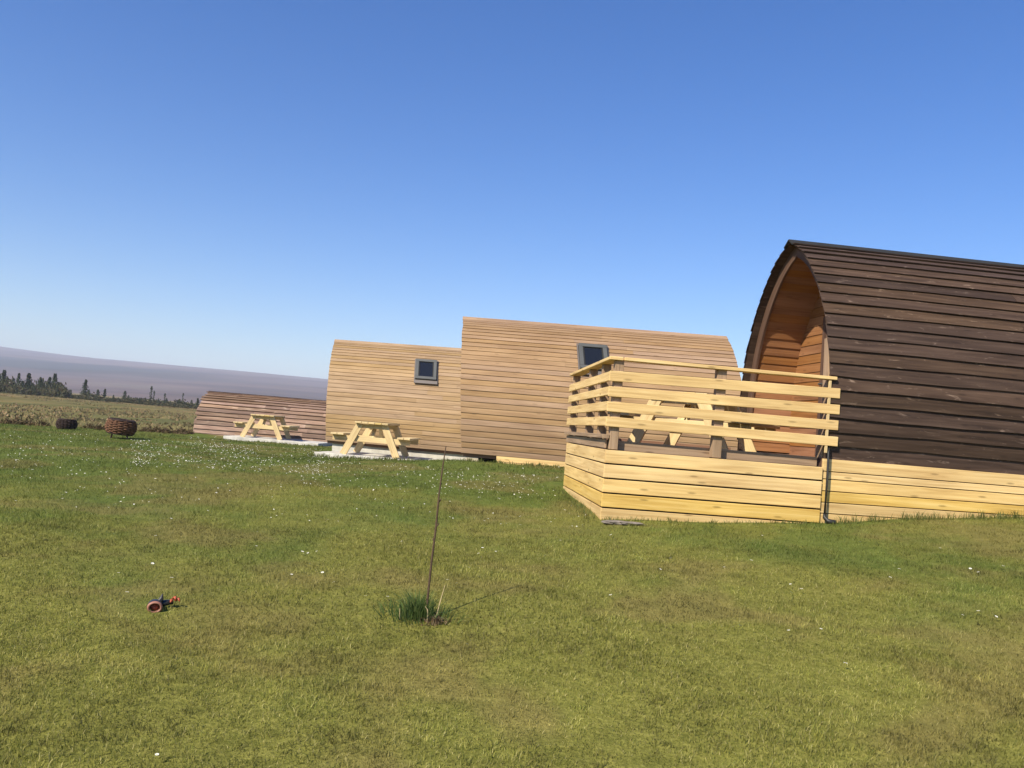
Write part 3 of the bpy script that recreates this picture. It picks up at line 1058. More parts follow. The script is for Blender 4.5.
# ------------------------------------------------------------------ woven fire baskets
def fire_basket(label, loc, rz, lean, mat_body, mat_ring, w=0.74, h=0.40, legs=0.10):
    t = thing('fire_basket', label, 'fire basket', loc, rz, 'woven fire baskets')
    t.rotation_euler = (lean[0], lean[1], rz)
    nr = 18; r = w / 2

    def rad(q):        # q 0..1 up the side: barrel
        return r * (0.80 + 0.24 * math.sin(math.pi * (0.12 + 0.76 * q)))
    b = MB()
    for i in range(nr):
        a = 2 * math.pi * i / nr
        pts = [(rad(q) * math.cos(a), rad(q) * math.sin(a), legs + q * h) for q in np.linspace(0, 1, 7)]
        b.tube(pts, 0.009, 5)
    b.build('rib', mat_ring, t)['kind'] = 'stuff'
    b = MB()
    rows = 11
    for k in range(rows):
        q = (k + 0.5) / rows
        pts = []
        m_ = nr * 4
        for i in range(m_):
            a = 2 * math.pi * i / m_
            o_ = 0.018 * math.sin(a * nr / 2 + (math.pi if k % 2 else 0)) + random.uniform(-.004, .004)
            pts.append(((rad(q) + o_) * math.cos(a), (rad(q) + o_) * math.sin(a), legs + q * h + random.uniform(-.004, .004)))
        b.tube(pts, 0.0165 + random.uniform(-.003, .003), 6, closed=True)
    b.build('weave', mat_body, t)
    b = MB()
    for q in (0.0, 1.0):
        b.tube([(rad(q) * math.cos(2 * math.pi * i / 40), rad(q) * math.sin(2 * math.pi * i / 40), legs + q * h) for i in range(40)], 0.022, 8, closed=True)
    b.build('rim', mat_ring, t)
    b = MB()          # charred logs and ash inside
    b.tube([(0, 0, legs + 0.02), (0, 0, legs + 0.09)], r * 0.78, 20)
    for k in range(6):
        a = random.random() * 6.28; c = Vector((random.uniform(-.08, .08), random.uniform(-.08, .08), legs + h * (0.35 + 0.11 * k)))
        d = Vector((math.cos(a), math.sin(a), random.uniform(-.15, .25))) * r * 0.62
        b.tube([c - d, c + d], random.uniform(.03, .05), 7)
    b.build('charred_logs', M['darkrust'], t)
    for k in range(4):
        a = math.pi / 4 + k * math.pi / 2
        b = MB(); b.tube([(r * .72 * math.cos(a), r * .72 * math.sin(a), legs + .02), (r * .80 * math.cos(a), r * .80 * math.sin(a), -0.03)], 0.016, 6)
        b.build('leg', mat_ring, t)
    return t


fb = ground_hit(119, 438.5)
fire_basket('rusty brown woven fire basket, the larger looking one nearer the picnic tables', (fb.x, fb.y, gz1(fb.x, fb.y)), 0.4, (R(2), R(4)), M['rust'], M['darkrust'], w=0.60, h=0.30, legs=0.12)
fb2 = ground_hit(66, 429.5)
fire_basket('dark woven fire basket at the left edge of the mown lawn', (fb2.x, fb2.y, gz1(fb2.x, fb2.y)), 1.1, (R(-2), R(3)), M['darkrust'], M['darkrust'], w=0.46, h=0.23, legs=0.03)

# ------------------------------------------------------------------ toy on the lawn
tp = ground_hit(160, 612)
toy = thing('toy', 'small black and orange plastic toy lying on the lawn', 'toy', (tp.x, tp.y, gz1(tp.x, tp.y) - 0.004), R(28))
toy.scale = (0.95, 0.95, 0.78)


def disc_ring(mb, c, d, prof, seg=20, mi=0):
    """lathe: prof = [(along, radius)] about axis d from c"""
    c = Vector(c); d = Vector(d).normalized(); a = d.cross(Vector((0, 0, 1))).normalized(); b = d.cross(a)
    b0 = len(mb.v); n = len(prof)
    for (l, r) in prof:
        for k in range(seg):
            t = 2 * math.pi * k / seg
            mb.v.append(tuple(c + d * l + (a * math.cos(t) + b * math.sin(t)) * r))
    for i in range(n - 1):
        for k in range(seg):
            k2 = (k + 1) % seg
            mb.f.append((b0 + i * seg + k, b0 + i * seg + k2, b0 + (i + 1) * seg + k2, b0 + (i + 1) * seg + k)); mb.uv += [(0, 0)] * 4; mb.mi.append(mi)


fwd = Vector((-0.10, -1, -0.10))
b = MB(); disc_ring(b, (-0.035, 0.0, 0.045), -fwd, [(-0.012, 0.030), (-0.012, 0.044), (0.02, 0.047), (0.07, 0.040), (0.11, 0.026), (0.12, 0.004)]); b.build('body', M['toyblack'], toy, smooth=True)
b = MB(); disc_ring(b, (-0.035, 0.0, 0.045), fwd, [(0.0, 0.030), (0.016, 0.033), (0.020, 0.041), (0.010, 0.048), (-0.004, 0.047)]); b.build('mouth_ring', M['toypink'], toy, smooth=True)
b = MB(); disc_ring(b, (-0.035, 0.006, 0.036), fwd, [(-0.02, 0.036), (0.0, 0.022), (0.012, 0.001)]); b.build('mouth', M['toyorange'], toy, smooth=True)
b = MB(); b.tube([(-0.012, 0.05, 0.05), (0.008, 0.055, 0.10), (0.012, 0.06, 0.135)], [0.022, 0.014, 0.003], 8); b.build('fin', M['toyblack'], toy)
b = MB(); b.tube([(-0.01, 0.06, 0.05), (0.05, 0.075, 0.06), (0.085, 0.075, 0.062)], [0.028, 0.022, 0.018], 10); b.build('neck', M['toyblack'], toy, smooth=True)
for k, (dx, dz_) in enumerate(((-0.022, 0.0), (0.0, 0.022), (0.022, 0.008))):
    b = MB(); b.tube([(0.085 + dx * .5, 0.07, 0.070 + dz_), (0.092 + dx, 0.05, 0.085 + dz_), (0.090 + dx * 1.3, 0.032, 0.070 + dz_)], [0.011, 0.010, 0.004], 8); b.build('claw', M['toyorange'], toy, smooth=True)


# ------------------------------------------------------------------ sapling and tuft
tb_ = ground_hit(428, 621)
dep = tb_.y
top = at(446, 446, dep + 0.15)
mid1 = at(436, 527, dep + 0.08)
sap = thing('sapling', 'thin bare brown whip sapling rising out of the grass tuft', 'sapling', (tb_.x, tb_.y, gz1(tb_.x, tb_.y)))
lo = Vector(sap.location)
b = MB()
pts = [Vector((0, 0, -0.04)), (at(427.5, 600, dep + 0.02) - lo), (at(431, 566, dep + .05) - lo), (mid1 - lo), (at(439, 495, dep + 0.1) - lo), (at(443, 465, dep + .13) - lo), top - lo]
b.tube(pts, [0.0075, 0.0075, 0.0072, 0.0068, 0.0056, 0.0048, 0.0035], 7)
b.build('stem', M['twig'], sap, smooth=True)
q = mid1 - lo
for k, (dx, dzz, z_) in enumerate(((0.018, 0.03, 0.0), (-0.012, 0.02, -0.09), (0.012, 0.022, 0.16), (-0.01, 0.015, 0.27))):
    b = MB(); s_ = q + (top - mid1).normalized() * z_
    b.tube([s_, s_ + Vector((dx * .6, 0.0, dzz * .5)), s_ + Vector((dx, 0.004, dzz))], [0.0055, 0.005, 0.001], 5); b.build('bud', M['twig'], sap)


def blades(n, cx, cy, rad_, h0, h1, w0, w1, lean, zf=None, elong=1.0):
    """loose strap leaves around a centre: returns verts, faces"""
    a = rng.uniform(0, 2 * np.pi, n); r = rad_ * np.minimum(1.5, np.abs(rng.normal(0, 0.62, n))) * (1 + 0.25 * np.sin(a * 3 + 1))
    x = cx + np.cos(a) * r * elong; y = cy + np.sin(a) * r
    z = np.zeros(n) if zf is None else zf(x, y)
    h = rng.uniform(h0, h1, n) * (1.05 - 0.35 * r / max(rad_, 1e-6)); w = rng.uniform(w0, w1, n)
    la = a + rng.uniform(-0.9, 0.9, n)
    ll = rng.uniform(0.1, lean, n) * (0.5 + r / max(rad_, 1e-6) * 0.7)
    return _blade_arr(x, y, z, h, w, np.cos(la) * ll, np.sin(la) * ll)


def _blade_arr(x, y, z, h, w, lx, ly, seg5=True):
    n = len(x)
    fa = rng.uniform(0, np.pi, n)
    wx = np.cos(fa) * w / 2; wy = np.sin(fa) * w / 2
    if seg5:
        v = np.empty((n, 5, 3))
        v[:, 0] = np.stack([x - wx, y - wy, z], 1); v[:, 1] = np.stack([x + wx, y + wy, z], 1)
        mx, my, mz = x + lx * h * 0.35, y + ly * h * 0.35, z + h * 0.6
        v[:, 2] = np.stack([mx + wx * .75, my + wy * .75, mz], 1); v[:, 3] = np.stack([mx - wx * .75, my - wy * .75, mz], 1)
        v[:, 4] = np.stack([x + lx * h, y + ly * h, z + h * np.sqrt(np.clip(1 - 0.4 * (lx ** 2 + ly ** 2), 0.2, 1))], 1)
        b = (np.arange(n) * 5)[:, None]
        f = np.concatenate([b + np.array([[0, 1, 2, 3]]), b + np.array([[3, 2, 4]])], 1)
        return v.reshape(-1, 3), f.ravel(), np.tile([4, 3], n)
    v = np.empty((n, 3, 3))
    v[:, 0] = np.stack([x - wx, y - wy, z], 1); v[:, 1] = np.stack([x + wx, y + wy, z], 1)
    v[:, 2] = np.stack([x + lx * h, y + ly * h, z + h], 1)
    f = np.arange(n * 3)
    return v.reshape(-1, 3), f, np.full(n, 3)


tu = thing('grass_tuft', 'dark green grass tuft with dry stalks at the foot of the sapling', 'grass tuft', (tb_.x - 0.05, tb_.y + 0.02, gz1(tb_.x, tb_.y)))
tri_mesh('leaves', *blades(700, -0.03, 0.02, 0.165, 0.03, 0.21, 0.003, 0.008, 1.25, elong=1.15), M['tuft'], tu)
tri_mesh('dead_leaves', *blades(240, 0.10, -0.05, 0.075, 0.015, 0.055, 0.006, 0.014, 1.6), M['deadleaf'], tu)
for pts in ([(0.095, -0.02, 0), (0.11, -0.01, 0.10), (0.135, 0.0, 0.225)], [(0.05, -0.07, 0.0), (0.045, -0.075, 0.08), (0.03, -0.08, 0.10)], [(-0.12, -0.05, 0), (-0.128, -0.055, 0.07)]):
    b = MB(); b.tube(pts, [0.004] * (len(pts) - 1) + [0.002], 5); b.build('stalk', M['straw'], tu)

# ------------------------------------------------------------------ stones by the deck corner
stone_specs = [(616, 524, 0.16, 'flat dark stone below the near corner of the deck skirting'), (632, 525, 0.13, 'smaller dark stone right of the flat stone below the deck skirting')]
for px, py, s_, lb in stone_specs:
    p = ground_hit(px, py)
    mb = MB()
    seg, rings = 10, 5
    pts = []
    for i in range(rings + 1):
        ph = math.pi * i / rings
        for k in range(seg):
            t = 2 * math.pi * k / seg
            j = 1 + random.uniform(-.15, .15)
            pts.append((s_ * math.sin(ph) * math.cos(t) * j, s_ * .5 * math.sin(ph) * math.sin(t) * j, s_ * 0.16 * math.cos(ph)))
    fc = [(i * seg + k, i * seg + (k + 1) % seg, (i + 1) * seg + (k + 1) % seg, (i + 1) * seg + k) for i in range(rings) for k in range(seg)]
    mb.poly(pts, fc)
    o = mb.build('stone', M['stone'])
    o.location = (p.x, p.y, gz1(p.x, p.y) + 0.015); o.rotation_euler.z = TH
    tag(o, lb, 'stone')

# ------------------------------------------------------------------ lawn blades (uncountable)
AXS = np.array([ax.x, ax.y]); 


def clear_mask(x, y):
    """False where something stands on the grass"""
    ok = np.ones(len(x), bool)
    # dark pod + deck block
    for (o, axx, x0, x1, y0, y1) in ((o1, ax, -2.55, 7, -W1 / 2 - 0.035, W1 / 2 + 1.1), (ob, axb, -0.05, LB, -WB / 2 + .03, WB / 2), (oa, axa, 0, LA, -WA / 2 + .05, WA / 2), (oc, Vector((1, 0, 0)), 0, LC, -WC / 2, WC / 2)):
        lx = (x - o.x) * axx.x + (y - o.y) * axx.y
        ly = -(x - o.x) * axx.y + (y - o.y) * axx.x
        ok &= ~((lx > x0) & (lx < x1) & (ly > y0) & (ly < y1))
    for (cx, cy, a, b, rz) in ((s2.x + .52, s2.y + .12, 1.62, 0.97, RA), (s1.x + .42, s1.y + .1, 1.48, 0.97, RC)):
        lx = (x - cx) * math.cos(rz) + (y - cy) * math.sin(rz); ly = -(x - cx) * math.sin(rz) + (y - cy) * math.cos(rz)
        ok &= ~((abs(lx) < a) & (abs(ly) < b))
    return ok


VS, FS, LSZ = [], [], []
base = 0
zones = [(2.9, 5.2, 7600, 0.014, 0.034, 0.0028, 0.0044, True), (5.2, 8.0, 3800, 0.015, 0.034, 0.0034, 0.0052, True), (8.0, 12.5, 1250, 0.02, 0.042, 0.005, 0.008, False),
         (12.5, 19, 480, 0.02, 0.045, 0.008, 0.013, False), (19, 27, 200, 0.02, 0.05, 0.013, 0.02, False)]
for y0, y1, dens, h0, h1, w0, w1, s5 in zones:
    wl = lambda y: 0.68 * y + 3.2
    area = (wl(y0) + wl(y1)) * (y1 - y0)
    n = int(area * dens * 1.25)
    y = rng.uniform(y0, y1, n); x = rng.uniform(-1, 1, n) * wl(y1)
    k = (np.abs(x) < wl(y)) & (x < 9.5)
    x, y = x[k], y[k]
    k = clear_mask(x, y); x, y = x[k], y[k]
    n = len(x)
    z = gz(x, y) - 0.003
    lu = 0.5 + 0.5 * np.sin(x * 2.1 + 1.3 * np.sin(y * 1.7)) * np.sin(y * 2.6 + x * 0.8)
    l2 = np.sin(x * 27 + 3 * np.sin(y * 11) + 2 * np.sin(x * 6.3)) * np.sin(y * 23 + 2.5 * np.sin(x * 13) + y)
    h = rng.uniform(h0, h1, n) * (0.7 + 0.45 * lu) * (1.0 + 0.45 * l2)
    w = rng.uniform(w0, w1, n)
    la = rng.uniform(0, 2 * np.pi, n); ll = rng.uniform(0.15, 1.25, n)
    v, fi, ls = _blade_arr(x, y, z, h, w, np.cos(la) * ll, np.sin(la) * ll, s5)
    VS.append(v); FS.append(fi + base); LSZ.append(ls); base += len(v)
lawn_o = tri_mesh('lawn_grass', np.concatenate(VS), np.concatenate(FS), np.concatenate(LSZ), M['blade'])
tag(lawn_o, 'short mown olive green lawn grass across the foreground', 'grass', kind='stuff')

# longer fringe along skirtings, slabs and pod foot
VS, FS, LSZ = [], [], []; base = 0


def fringe(p, q, n, spread, h0, h1, w0, w1, side):
    global base
    t = rng.uniform(0, 1, n)
    den = 0.35 + 0.65 * (np.sin(t * 41) * np.sin(t * 17 + 1) > -0.2)
    k = rng.uniform(0, 1, n) < den
    t = t[k]; n = len(t)
    o_ = np.abs(rng.normal(0, spread, n))
    d = (q - p); nn = Vector((d.y, -d.x, 0)).normalized() * side
    x = p.x + d.x * t + nn.x * (o_ + .015); y = p.y + d.y * t + nn.y * (o_ + .015)
    z = gz(x, y) - 0.005
    la = rng.uniform(0, 2 * np.pi, n); ll = rng.uniform(0.05, 0.8, n)
    h = rng.uniform(h0, h1, n) * (0.5 + 0.5 * np.abs(np.sin(t * 60)))
    v, fi, ls = _blade_arr(x, y, z, h, rng.uniform(w0, w1, n), np.cos(la) * ll, np.sin(la) * ll, True)
    VS.append(v); FS.append(fi + base); LSZ.append(ls); base += len(v)


fringe(P1(0.1, -W1 / 2 - .03, 0), P1(3.6, -W1 / 2 - .03, 0), 1500, 0.06, 0.04, 0.13, 0.004, 0.008, 1)
fringe(dk_l + fn * .03, dk_r + fn * .03, 500, 0.05, 0.03, 0.075, 0.004, 0.008, 1)
fringe(dk_l + sn * .03, dk_b + sn * .03, 700, 0.10, 0.03, 0.08, 0.005, 0.009, -1)
fringe(bl + ayb * 0.04, bl + axb * LB + ayb * .04, 1100, 0.12, 0.03, 0.10, 0.008, 0.016, 1)
e0 = Vector((s2.x + .52, s2.y + .12, 0)) + axa * -1.75 - aya * 1.0; e1 = e0 + axa * 3.6
fringe(e0, e1, 1500, 0.3, 0.04, 0.14, 0.010, 0.02, 1)
e0 = Vector((s1.x - 1.1, s1.y - 0.9, 0)); e1 = e0 + Vector((3.4, 0, 0))
fringe(e0, e1, 600, 0.2, 0.03, 0.08, 0.015, 0.03, 1)
fo = tri_mesh('lawn_fringe', np.concatenate(VS), np.concatenate(FS), np.concatenate(LSZ), M['fringe'])
tag(fo, 'longer grass blades along the foot of skirtings and slabs', 'grass', kind='stuff')

# rough pale grass beyond the mown edge
n = 26000
x = rng.uniform(-36, -3, n); y = rng.uniform(25.2, 46, n) ** 1.0
edge_ = np.where(x < -12.5, 26.0, np.where(x > -9, 36, 26 + (x + 12.5) / 3.5 * 10))
k = (y > edge_ + rng.normal(0, .35, n)) & (y < edge_ + np.abs(rng.normal(0, 6, n)) + .6)
x, y = x[k], y[k]
z = gz(x, y)
cl_ = np.sin(x * 1.9 + np.sin(y * 2.3)) * np.sin(y * 1.3 + x * .7)
h = rng.uniform(0.05, 0.20, len(x)) * (0.7 + 0.6 * (cl_ > 0.2))
la = rng.uniform(0, 6.28, len(x)); ll = rng.uniform(.1, .9, len(x))
ro = tri_mesh('rough_grass', *_blade_arr(x, y, z, h, rng.uniform(.02, .04, len(x)), np.cos(la) * ll, np.sin(la) * ll, False), M['rough'])
tag(ro, 'long pale straw coloured grass beyond the mown lawn edge', 'grass', kind='stuff')


n = 3000
y = 30 * np.exp(rng.uniform(0, 1, n) * math.log(175 / 30)); x = -y * rng.uniform(0.30, 0.78, n) - 1
k = (y > 34) | (x < -13); x, y = x[k], y[k]
k = (np.sin(x * .21 + np.sin(y * .07) * 2) * np.sin(y * .09 + x * .05) + rng.uniform(-.6, .6, len(x))) > 0.1
x, y = np.repeat(x[k], 9), np.repeat(y[k], 9)
x = x + rng.normal(0, .22, len(x)); y = y + rng.normal(0, .25, len(y))
la = rng.uniform(0, 6.28, len(x)); ll = rng.uniform(.2, 1.0, len(x))
mo = tri_mesh('moor_tussocks', *_blade_arr(x, y, gz(x, y), rng.uniform(.04, .15, len(x)) * (0.8 + y / 220), rng.uniform(.06, .15, len(x)), np.cos(la) * ll, np.sin(la) * ll, False), M['tussock'])
tag(mo, 'rough brown and straw tussocks covering the moor field', 'rough grass', kind='stuff')


# ------------------------------------------------------------------ leafy clumps
def leaf_cloud(n, fn, size, mat, name, parent):
    """n small leaf faces at positions from fn(n) -> (n,3)"""
    c = fn(n)
    u = rng.normal(0, 1, (n, 3)); u /= np.linalg.norm(u, axis=1)[:, None]
    w = rng.normal(0, 1, (n, 3)); w -= u * (u * w).sum(1)[:, None]; w /= np.linalg.norm(w, axis=1)[:, None]
    s_ = size * rng.uniform(.6, 1.4, (n, 1))
    v = np.stack([c - u * s_, c + w * s_ * .5, c + u * s_, c - w * s_ * .5], 1).reshape(-1, 3)
    return tri_mesh(name, v, np.arange(n * 4), np.full(n, 4), mat, parent)


def heather(px, py, w, h, lb):
    p = ground_hit(px, py)
    def fn(n):
        a = rng.uniform(0, 6.28, n); r = np.sqrt(rng.uniform(0, 1, n)) * w / 2
        zz = rng.uniform(0, 1, n) ** 1.3 * h * (1 - (r / (w / 2)) ** 2 * .8) * (0.7 + 0.5 * np.sin(a * 3 + 1))
        return np.stack([np.cos(a) * r, np.sin(a) * r * .7, zz], 1)
    t = thing('heather_clump', lb, 'heather', (p.x, p.y, gz1(p.x, p.y)), 0, 'heather clumps at the lawn edge')
    leaf_cloud(420, fn, 0.035, M['heather'], 'foliage', t)
    b = MB()
    for k in range(7):
        a = k * .9; b.tube([(0, 0, -.02), (math.cos(a) * w * .2, math.sin(a) * w * .14, h * .4), (math.cos(a) * w * .36, math.sin(a) * w * .25, h * .62)], [.012, .009, .004], 5)
    b.build('stem', M['twig'], t)


for px, py, w, h in ((10, 424, .7, .24), (22, 424.5, .9, .28), (33, 425.5, .8, .24), (42, 426, .5, .20), (93, 429, .7, .22), (101, 430, .4, .18), (150, 432, .8, .22), (160, 432.5, .7, .22), (172, 433, .9, .24), (184, 433.5, .7, .22)):
    heather(px, py, w, h, 'low brown heather clump along the far edge of the lawn')


# ------------------------------------------------------------------ distant trees: conifers and bushes
def conifer_parts(h, w, seed, sparse):
    r_ = np.random.default_rng(seed)
    tiers = 9
    def fn(n):
        q = r_.uniform(0, 1, n) ** 0.8
        tier = np.floor(q * tiers) / tiers
        a = r_.uniform(0, 6.28, n)
        lim = w / 2 * (1 - q) ** 0.75 * (0.55 + 0.45 * (1 - (q * tiers) % 1)) * (0.7 + 0.5 * np.sin(a * 3 + tier * 20 + seed))
        r = np.abs(lim) * np.sqrt(r_.uniform(0.05, 1, n)) + 0.03
        return np.stack([np.cos(a) * r, np.sin(a) * r, h * (0.10 + 0.90 * q) - r * 0.18], 1)
    return fn


variants = []
for i, (h, w, n) in enumerate(((1.0, 0.62, 620), (1.0, 0.46, 480), (1.0, 0.95, 620), (1.0, 0.26, 130), (1.0, 0.75, 420))):
    root = thing('conifer', 'placeholder', 'tree', (0, 0, -200), 0, 'conifers along the far moor edge')
    leaf_cloud(n, conifer_parts(h, w, i + 3, 0), 0.042, M['conifer'], 'crown', root)
    b = MB(); b.tube([(0, 0, -0.03), (0.01, 0, 0.4), (0, 0, 0.96)], [0.022, 0.015, 0.004], 6); b.build('trunk', M['bark'], root)
    variants.append(root)
trees = [(-3, 22, 2), (2, 25, 0), (6, 17, 4), (12, 15, 2), (17, 20, 1), (21, 14, 4), (27, 21, 0), (31, 12, 2), (34, 9, 4), (39, 19, 0), (43, 13, 4), (48, 22, 1), (53, 22, 0), (57, 14, 2), (64, 10, 4),
         (70, 8, 2), (84, 22, 0), (88, 11, 4), (97, 10, 2), (104, 12, 1), (113, 8, 4), (124, 13, 2), (128, 9, 4), (139, 7, 1), (150, 20, 3), (153, 16, 3), (158, 9, 4), (164, 14, 3), (166, 8, 2), (178, 8, 4),
         (182, 15, 3), (191, 9, 2), (197, 12, 0)]
used = set()
LBL = {0: 'dark conifer in the far tree line at the moor edge', 1: 'slender dark conifer in the far tree line at the moor edge', 2: 'broad dark conifer in the far tree line at the moor edge',
       3: 'thin spindly conifer standing up from the right part of the far tree line', 4: 'ragged spreading conifer in the far tree line at the moor edge'}
for i, (px, hp, vi) in enumerate(trees):
    Y = 172 + 10 * math.sin(i * 2.1) + random.uniform(-6, 6)
    p = at(px, 386.5 + 0.083 * px + 5.2, Y)
    hz = hp / F_PX * Y * random.uniform(0.82, 1.05)
    r_ = variants[vi] if vi not in used else copy_tree(variants[vi])
    used.add(vi)
    r_.location = (p.x, p.y, gz1(p.x, p.y)); r_.rotation_euler.z = random.uniform(0, 6.28)
    q_ = random.uniform(.85, 1.15)
    r_.scale = (hz * q_, hz * q_, hz)
    r_['label'] = LBL[vi]
    if px == 84:
        r_['label'] = 'lone pointed conifer taller than its neighbours right of the dense trees'
bush0 = None
for i in range(44):
    px = -4 + i * 4.7 + random.uniform(-2, 2)
    Y = 163 + random.uniform(-6, 16)
    p = at(px, 386.5 + .083 * px + 5.6, Y)
    if bush0 is None:
        bush0 = thing('bush', 'x', 'bush', (0, 0, 0), 0, 'low bushes in the far tree line')
        def fnb(n):
            a = rng.uniform(0, 6.28, n); r = np.sqrt(rng.uniform(0, 1, n))
            zz = rng.uniform(0, 1, n) * np.sqrt(np.clip(1 - r ** 2, 0, 1)) * (0.75 + .35 * np.sin(a * 2 + .4) * np.sin(a * 5))
            return np.stack([np.cos(a) * r, np.sin(a) * r, zz], 1)
        leaf_cloud(380, fnb, 0.13, M['bush'], 'foliage', bush0)
        bb = MB(); bb.tube([(0, 0, -.1), (0.03, 0, .3), (0, 0.02, .6)], [.06, .05, .02], 6); bb.build('stem', M['bark'], bush0)
        o = bush0
    else:
        o = copy_tree(bush0)
    o.location = (p.x, p.y, gz1(p.x, p.y))
    s_ = random.uniform(.8, 1.25)
    o.scale = (s_ * random.uniform(1.2, 2.0), s_ * 1.2, s_ * random.uniform(.8, 1.6) * (2.0 if px < 62 else 1.0))
    o['label'] = 'low dark bush among the conifers of the far tree line'

# ------------------------------------------------------------------ daisies
def daisy_mesh(name):
    mb = MB()
    seg = 10
    ring = []
    for k in range(seg * 2):
        t = math.pi * k / seg
        r = 1.0 if k % 2 == 0 else 0.80
        ring.append((math.cos(t) * r, math.sin(t) * r, 0.16))
    pts = [(0, 0, 0)] + ring
    mb.poly(pts, [(0, 1 + k, 1 + (k + 1) % (seg * 2)) for k in range(seg * 2)], mi=0)
    c = [(math.cos(2 * math.pi * k / 8) * .33, math.sin(2 * math.pi * k / 8) * .33, 0.10) for k in range(8)] + [(0, 0, 0.22)]
    mb.poly(c, [(k, (k + 1) % 8, 8) for k in range(8)], mi=1)
    return mb


dm = daisy_mesh('daisy')
spots = []
for px, py in [(740, 631), (801, 595), (845, 671), (884, 575), (899, 574), (904, 588), (890, 582), (978, 616), (996, 622), (978, 576), (1003, 570), (751, 565), (790, 590), (791, 597), (700, 597), (694, 592),
               (977, 626), (1021, 552), (762, 539), (900, 532), (185, 561), (156, 764), (152, 569), (575, 629), (472, 627), (447, 584), (456, 588), (365, 601), (387, 603), (592, 634),
               (163, 522), (155, 541), (30, 515), (13, 517), (75, 494), (62, 502), (175, 507), (302, 556), (291, 580), (322, 577), (333, 587), (256, 550), (257, 537), (225, 525), (122, 562), (118, 578),
               (484, 524), (506, 521), (520, 528), (530, 516), (478, 558), (482, 553), (500, 545), (545, 560), (560, 545), (640, 560), (660, 575), (700, 545), (610, 600), (830, 560), (860, 545), (940, 552)]:
    p = ground_hit(px, py); spots.append((p.x, p.y))
# extra scattered ones over the lawn, thicker towards the pods
cx_ = rng.uniform(-9, 7.5, 6000); cy_ = rng.uniform(4.6, 15.5, 6000)
dn = (np.sin(cx_ * 1.3 + np.sin(cy_ * .9)) * np.sin(cy_ * 1.1 + .7 * cx_) * .5 + .5)
pr = 0.020 + 0.055 * np.clip((cy_ - 6) / 9, 0, 1) ** 2 * dn
k = (rng.uniform(0, 1, 6000) < pr * 1.6) & (np.abs(cx_) < .64 * cy_ + .3)
cx_, cy_ = cx_[k], cy_[k]
k = clear_mask(cx_, cy_)
for a_, b_ in zip(cx_[k], cy_[k]):
    spots.append((a_, b_))
spots = [s_ for s_ in spots if clear_mask(np.array([s_[0]]), np.array([s_[1]]))[0]]
spots.sort(key=lambda s_: s_[1])
spots = spots[:290]
d0 = None
for (a_, b_) in spots:
    if d0 is None:
        d0 = dm.build('daisy', [M['petal'], M['yolk']]); o = d0
    else:
        o = d0.copy(); COL.objects.link(o)
    s_ = random.uniform(.008, .0125) * (1 + .012 * b_)
    o.location = (a_, b_, gz1(a_, b_) + random.uniform(.03, .045))
    o.rotation_euler = (random.uniform(-.5, .35), random.uniform(-.5, .3), random.uniform(0, 6))
    o.scale = (s_, s_, s_)
    tag(o, 'tiny white daisy dotted in the mown lawn', 'daisy', 'daisies scattered over the lawn')
# far carpet
pts_ = []
for (x0, y0, x1, y1, n, sp) in ((130, 441, 330, 468, 1500, 1), (0, 432, 150, 470, 260, 1), (0, 470, 340, 510, 130, 1), (440, 472, 560, 494, 300, 1), (300, 462, 470, 490, 320, 1), (340, 490, 600, 520, 90, 1), (190, 436, 260, 452, 260, 1)):
    m_ = 0
    while m_ < n:
        px, py = random.uniform(x0, x1), y0 + (y1 - y0) * random.random() ** 1.4
        if math.sin(px * .11 + math.sin(py * .35)) * math.sin(py * .33 + px * .04) < random.uniform(-1, .6):
            m_ += 0.35; continue
        m_ += 1
        pts_.append((px, py + 0.05 * (px - x0)))
fx_, fy_ = [], []
for px, py in pts_:
    d = ray(px, py)
    p = ground_hit(px, py)
    if p.y < 34:
        fx_.append(p.x); fy_.append(p.y)
fx_ = np.array(fx_); fy_ = np.array(fy_)
k = clear_mask(fx_, fy_) & (fy_ > 8); fx_, fy_ = fx_[k], fy_[k]
fz_ = gz(fx_, fy_) + rng.uniform(.03, .05, len(fx_))
sz = rng.uniform(.0038, .010, len(fx_)) * (0.75 + fy_ / 50)
tmpl = np.array(dm.v); nf = len(tmpl)
tl = rng.uniform(-.5, .2, (len(fx_), 2))
vv = tmpl[None] * sz[:, None, None]
vv = vv + 0
vv[:, :, 2] += tl[:, 0:1] * vv[:, :, 1] * -1 + tl[:, 1:2] * vv[:, :, 0]
vv += np.stack([fx_, fy_, fz_], 1)[:, None]
ff = np.concatenate([(np.array([i for fc in dm.f for i in fc])[None] + (np.arange(len(fx_)) * nf)[:, None]).ravel()])
ls = np.tile([len(fc) for fc in dm.f], len(fx_))
dc = tri_mesh('daisy_carpet', vv.reshape(-1, 3), ff, ls, [M['petal'], M['yolk']])
dc.data.polygons.foreach_set('material_index', np.tile(dm.mi, len(fx_)).astype(np.int32))
tag(dc, 'carpet of small white daisies across the far part of the lawn', 'daisies', kind='stuff')

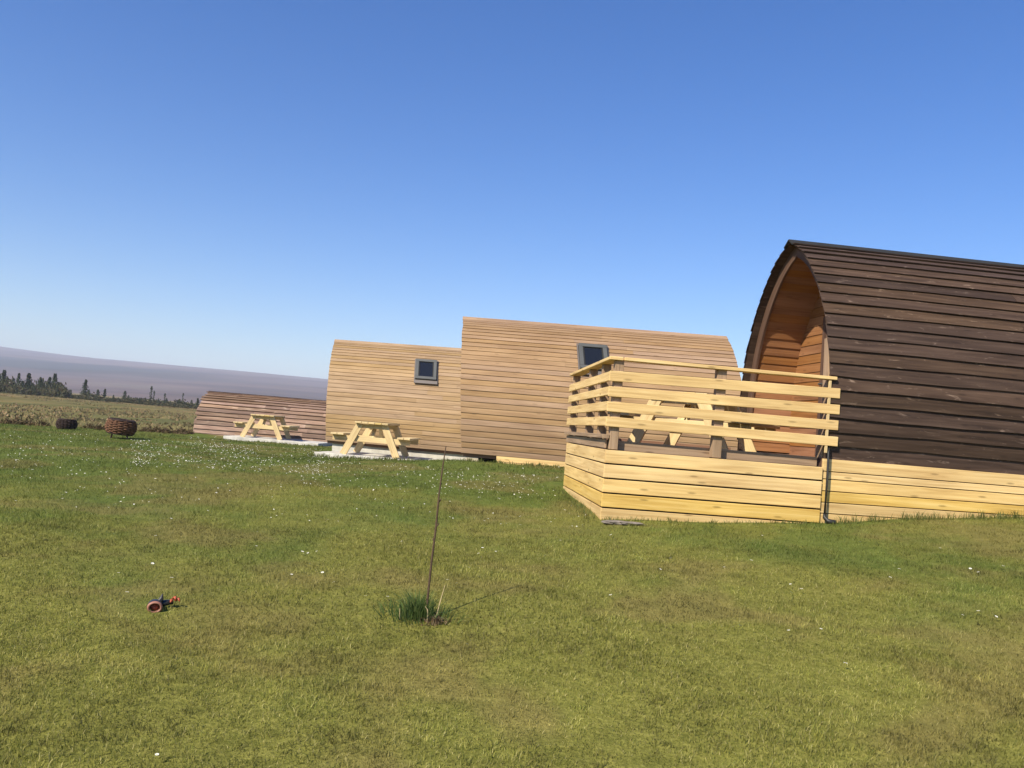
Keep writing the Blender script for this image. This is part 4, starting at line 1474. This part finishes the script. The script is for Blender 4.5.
# ------------------------------------------------------------------ haze
hz_ = MB(); hz_.box((0, 2500, 110), (14000, 9600, 240))
ho = hz_.build('haze', [])
mt = bpy.data.materials.new('haze'); mt.use_nodes = True
nt = mt.node_tree
nt.nodes.remove(nt.nodes['Principled BSDF'])
pv = N(nt, 'ShaderNodeVolumePrincipled')
pv.inputs['Color'].default_value = (0.80, 0.86, 1.0, 1)
pv.inputs['Density'].default_value = 0.00025
pv.inputs['Anisotropy'].default_value = 0.0
nt.links.new(pv.outputs[0], nt.nodes['Material Output'].inputs['Volume'])
ho.data.materials.append(mt)
tag(ho, kind='stuff')
HAZE = True
if not HAZE:
    bpy.data.objects.remove(ho)

# ------------------------------------------------------------------ light
EL, AZ = R(42), R(50)      # sun behind the camera's left shoulder
sdir = Vector((-math.cos(AZ) * math.cos(EL), -math.sin(AZ) * math.cos(EL), math.sin(EL)))
sl = bpy.data.lights.new('sun', 'SUN'); sl.energy = 5.0; sl.angle = R(0.5); sl.color = (1.0, 0.91, 0.74)
so = bpy.data.objects.new('sun', sl); COL.objects.link(so)
so.rotation_euler = sdir.to_track_quat('Z', 'Y').to_euler(); so.location = (-20, -20, 30)
w = bpy.data.worlds.new('World'); scene.world = w; w.use_nodes = True
nt = w.node_tree
sky = N(nt, 'ShaderNodeTexSky', sky_type='NISHITA')
sky.sun_disc = False
sky.sun_elevation = EL
sky.sun_rotation = math.atan2(sdir.x, sdir.y)
sky.air_density = 1.0; sky.dust_density = 0.4; sky.ozone_density = 4.0; sky.altitude = 100
bg = nt.nodes['Background']; bg.inputs['Strength'].default_value = 0.115
hs = N(nt, 'ShaderNodeHueSaturation')
hs.inputs['Saturation'].default_value = 1.34; hs.inputs['Hue'].default_value = 0.512
nt.links.new(sky.outputs[0], hs.inputs['Color'])
nt.links.new(hs.outputs[0], bg.inputs[0])
vs = scene.view_settings
vs.view_transform = 'Standard'; vs.look = 'None'; vs.gamma = 1; vs.use_curve_mapping = False; vs.exposure = 0.5
scene.cycles.max_bounces = 6
scene.cycles.diffuse_bounces = 2
scene.cycles.volume_bounces = 1
scene.cycles.use_denoising = True
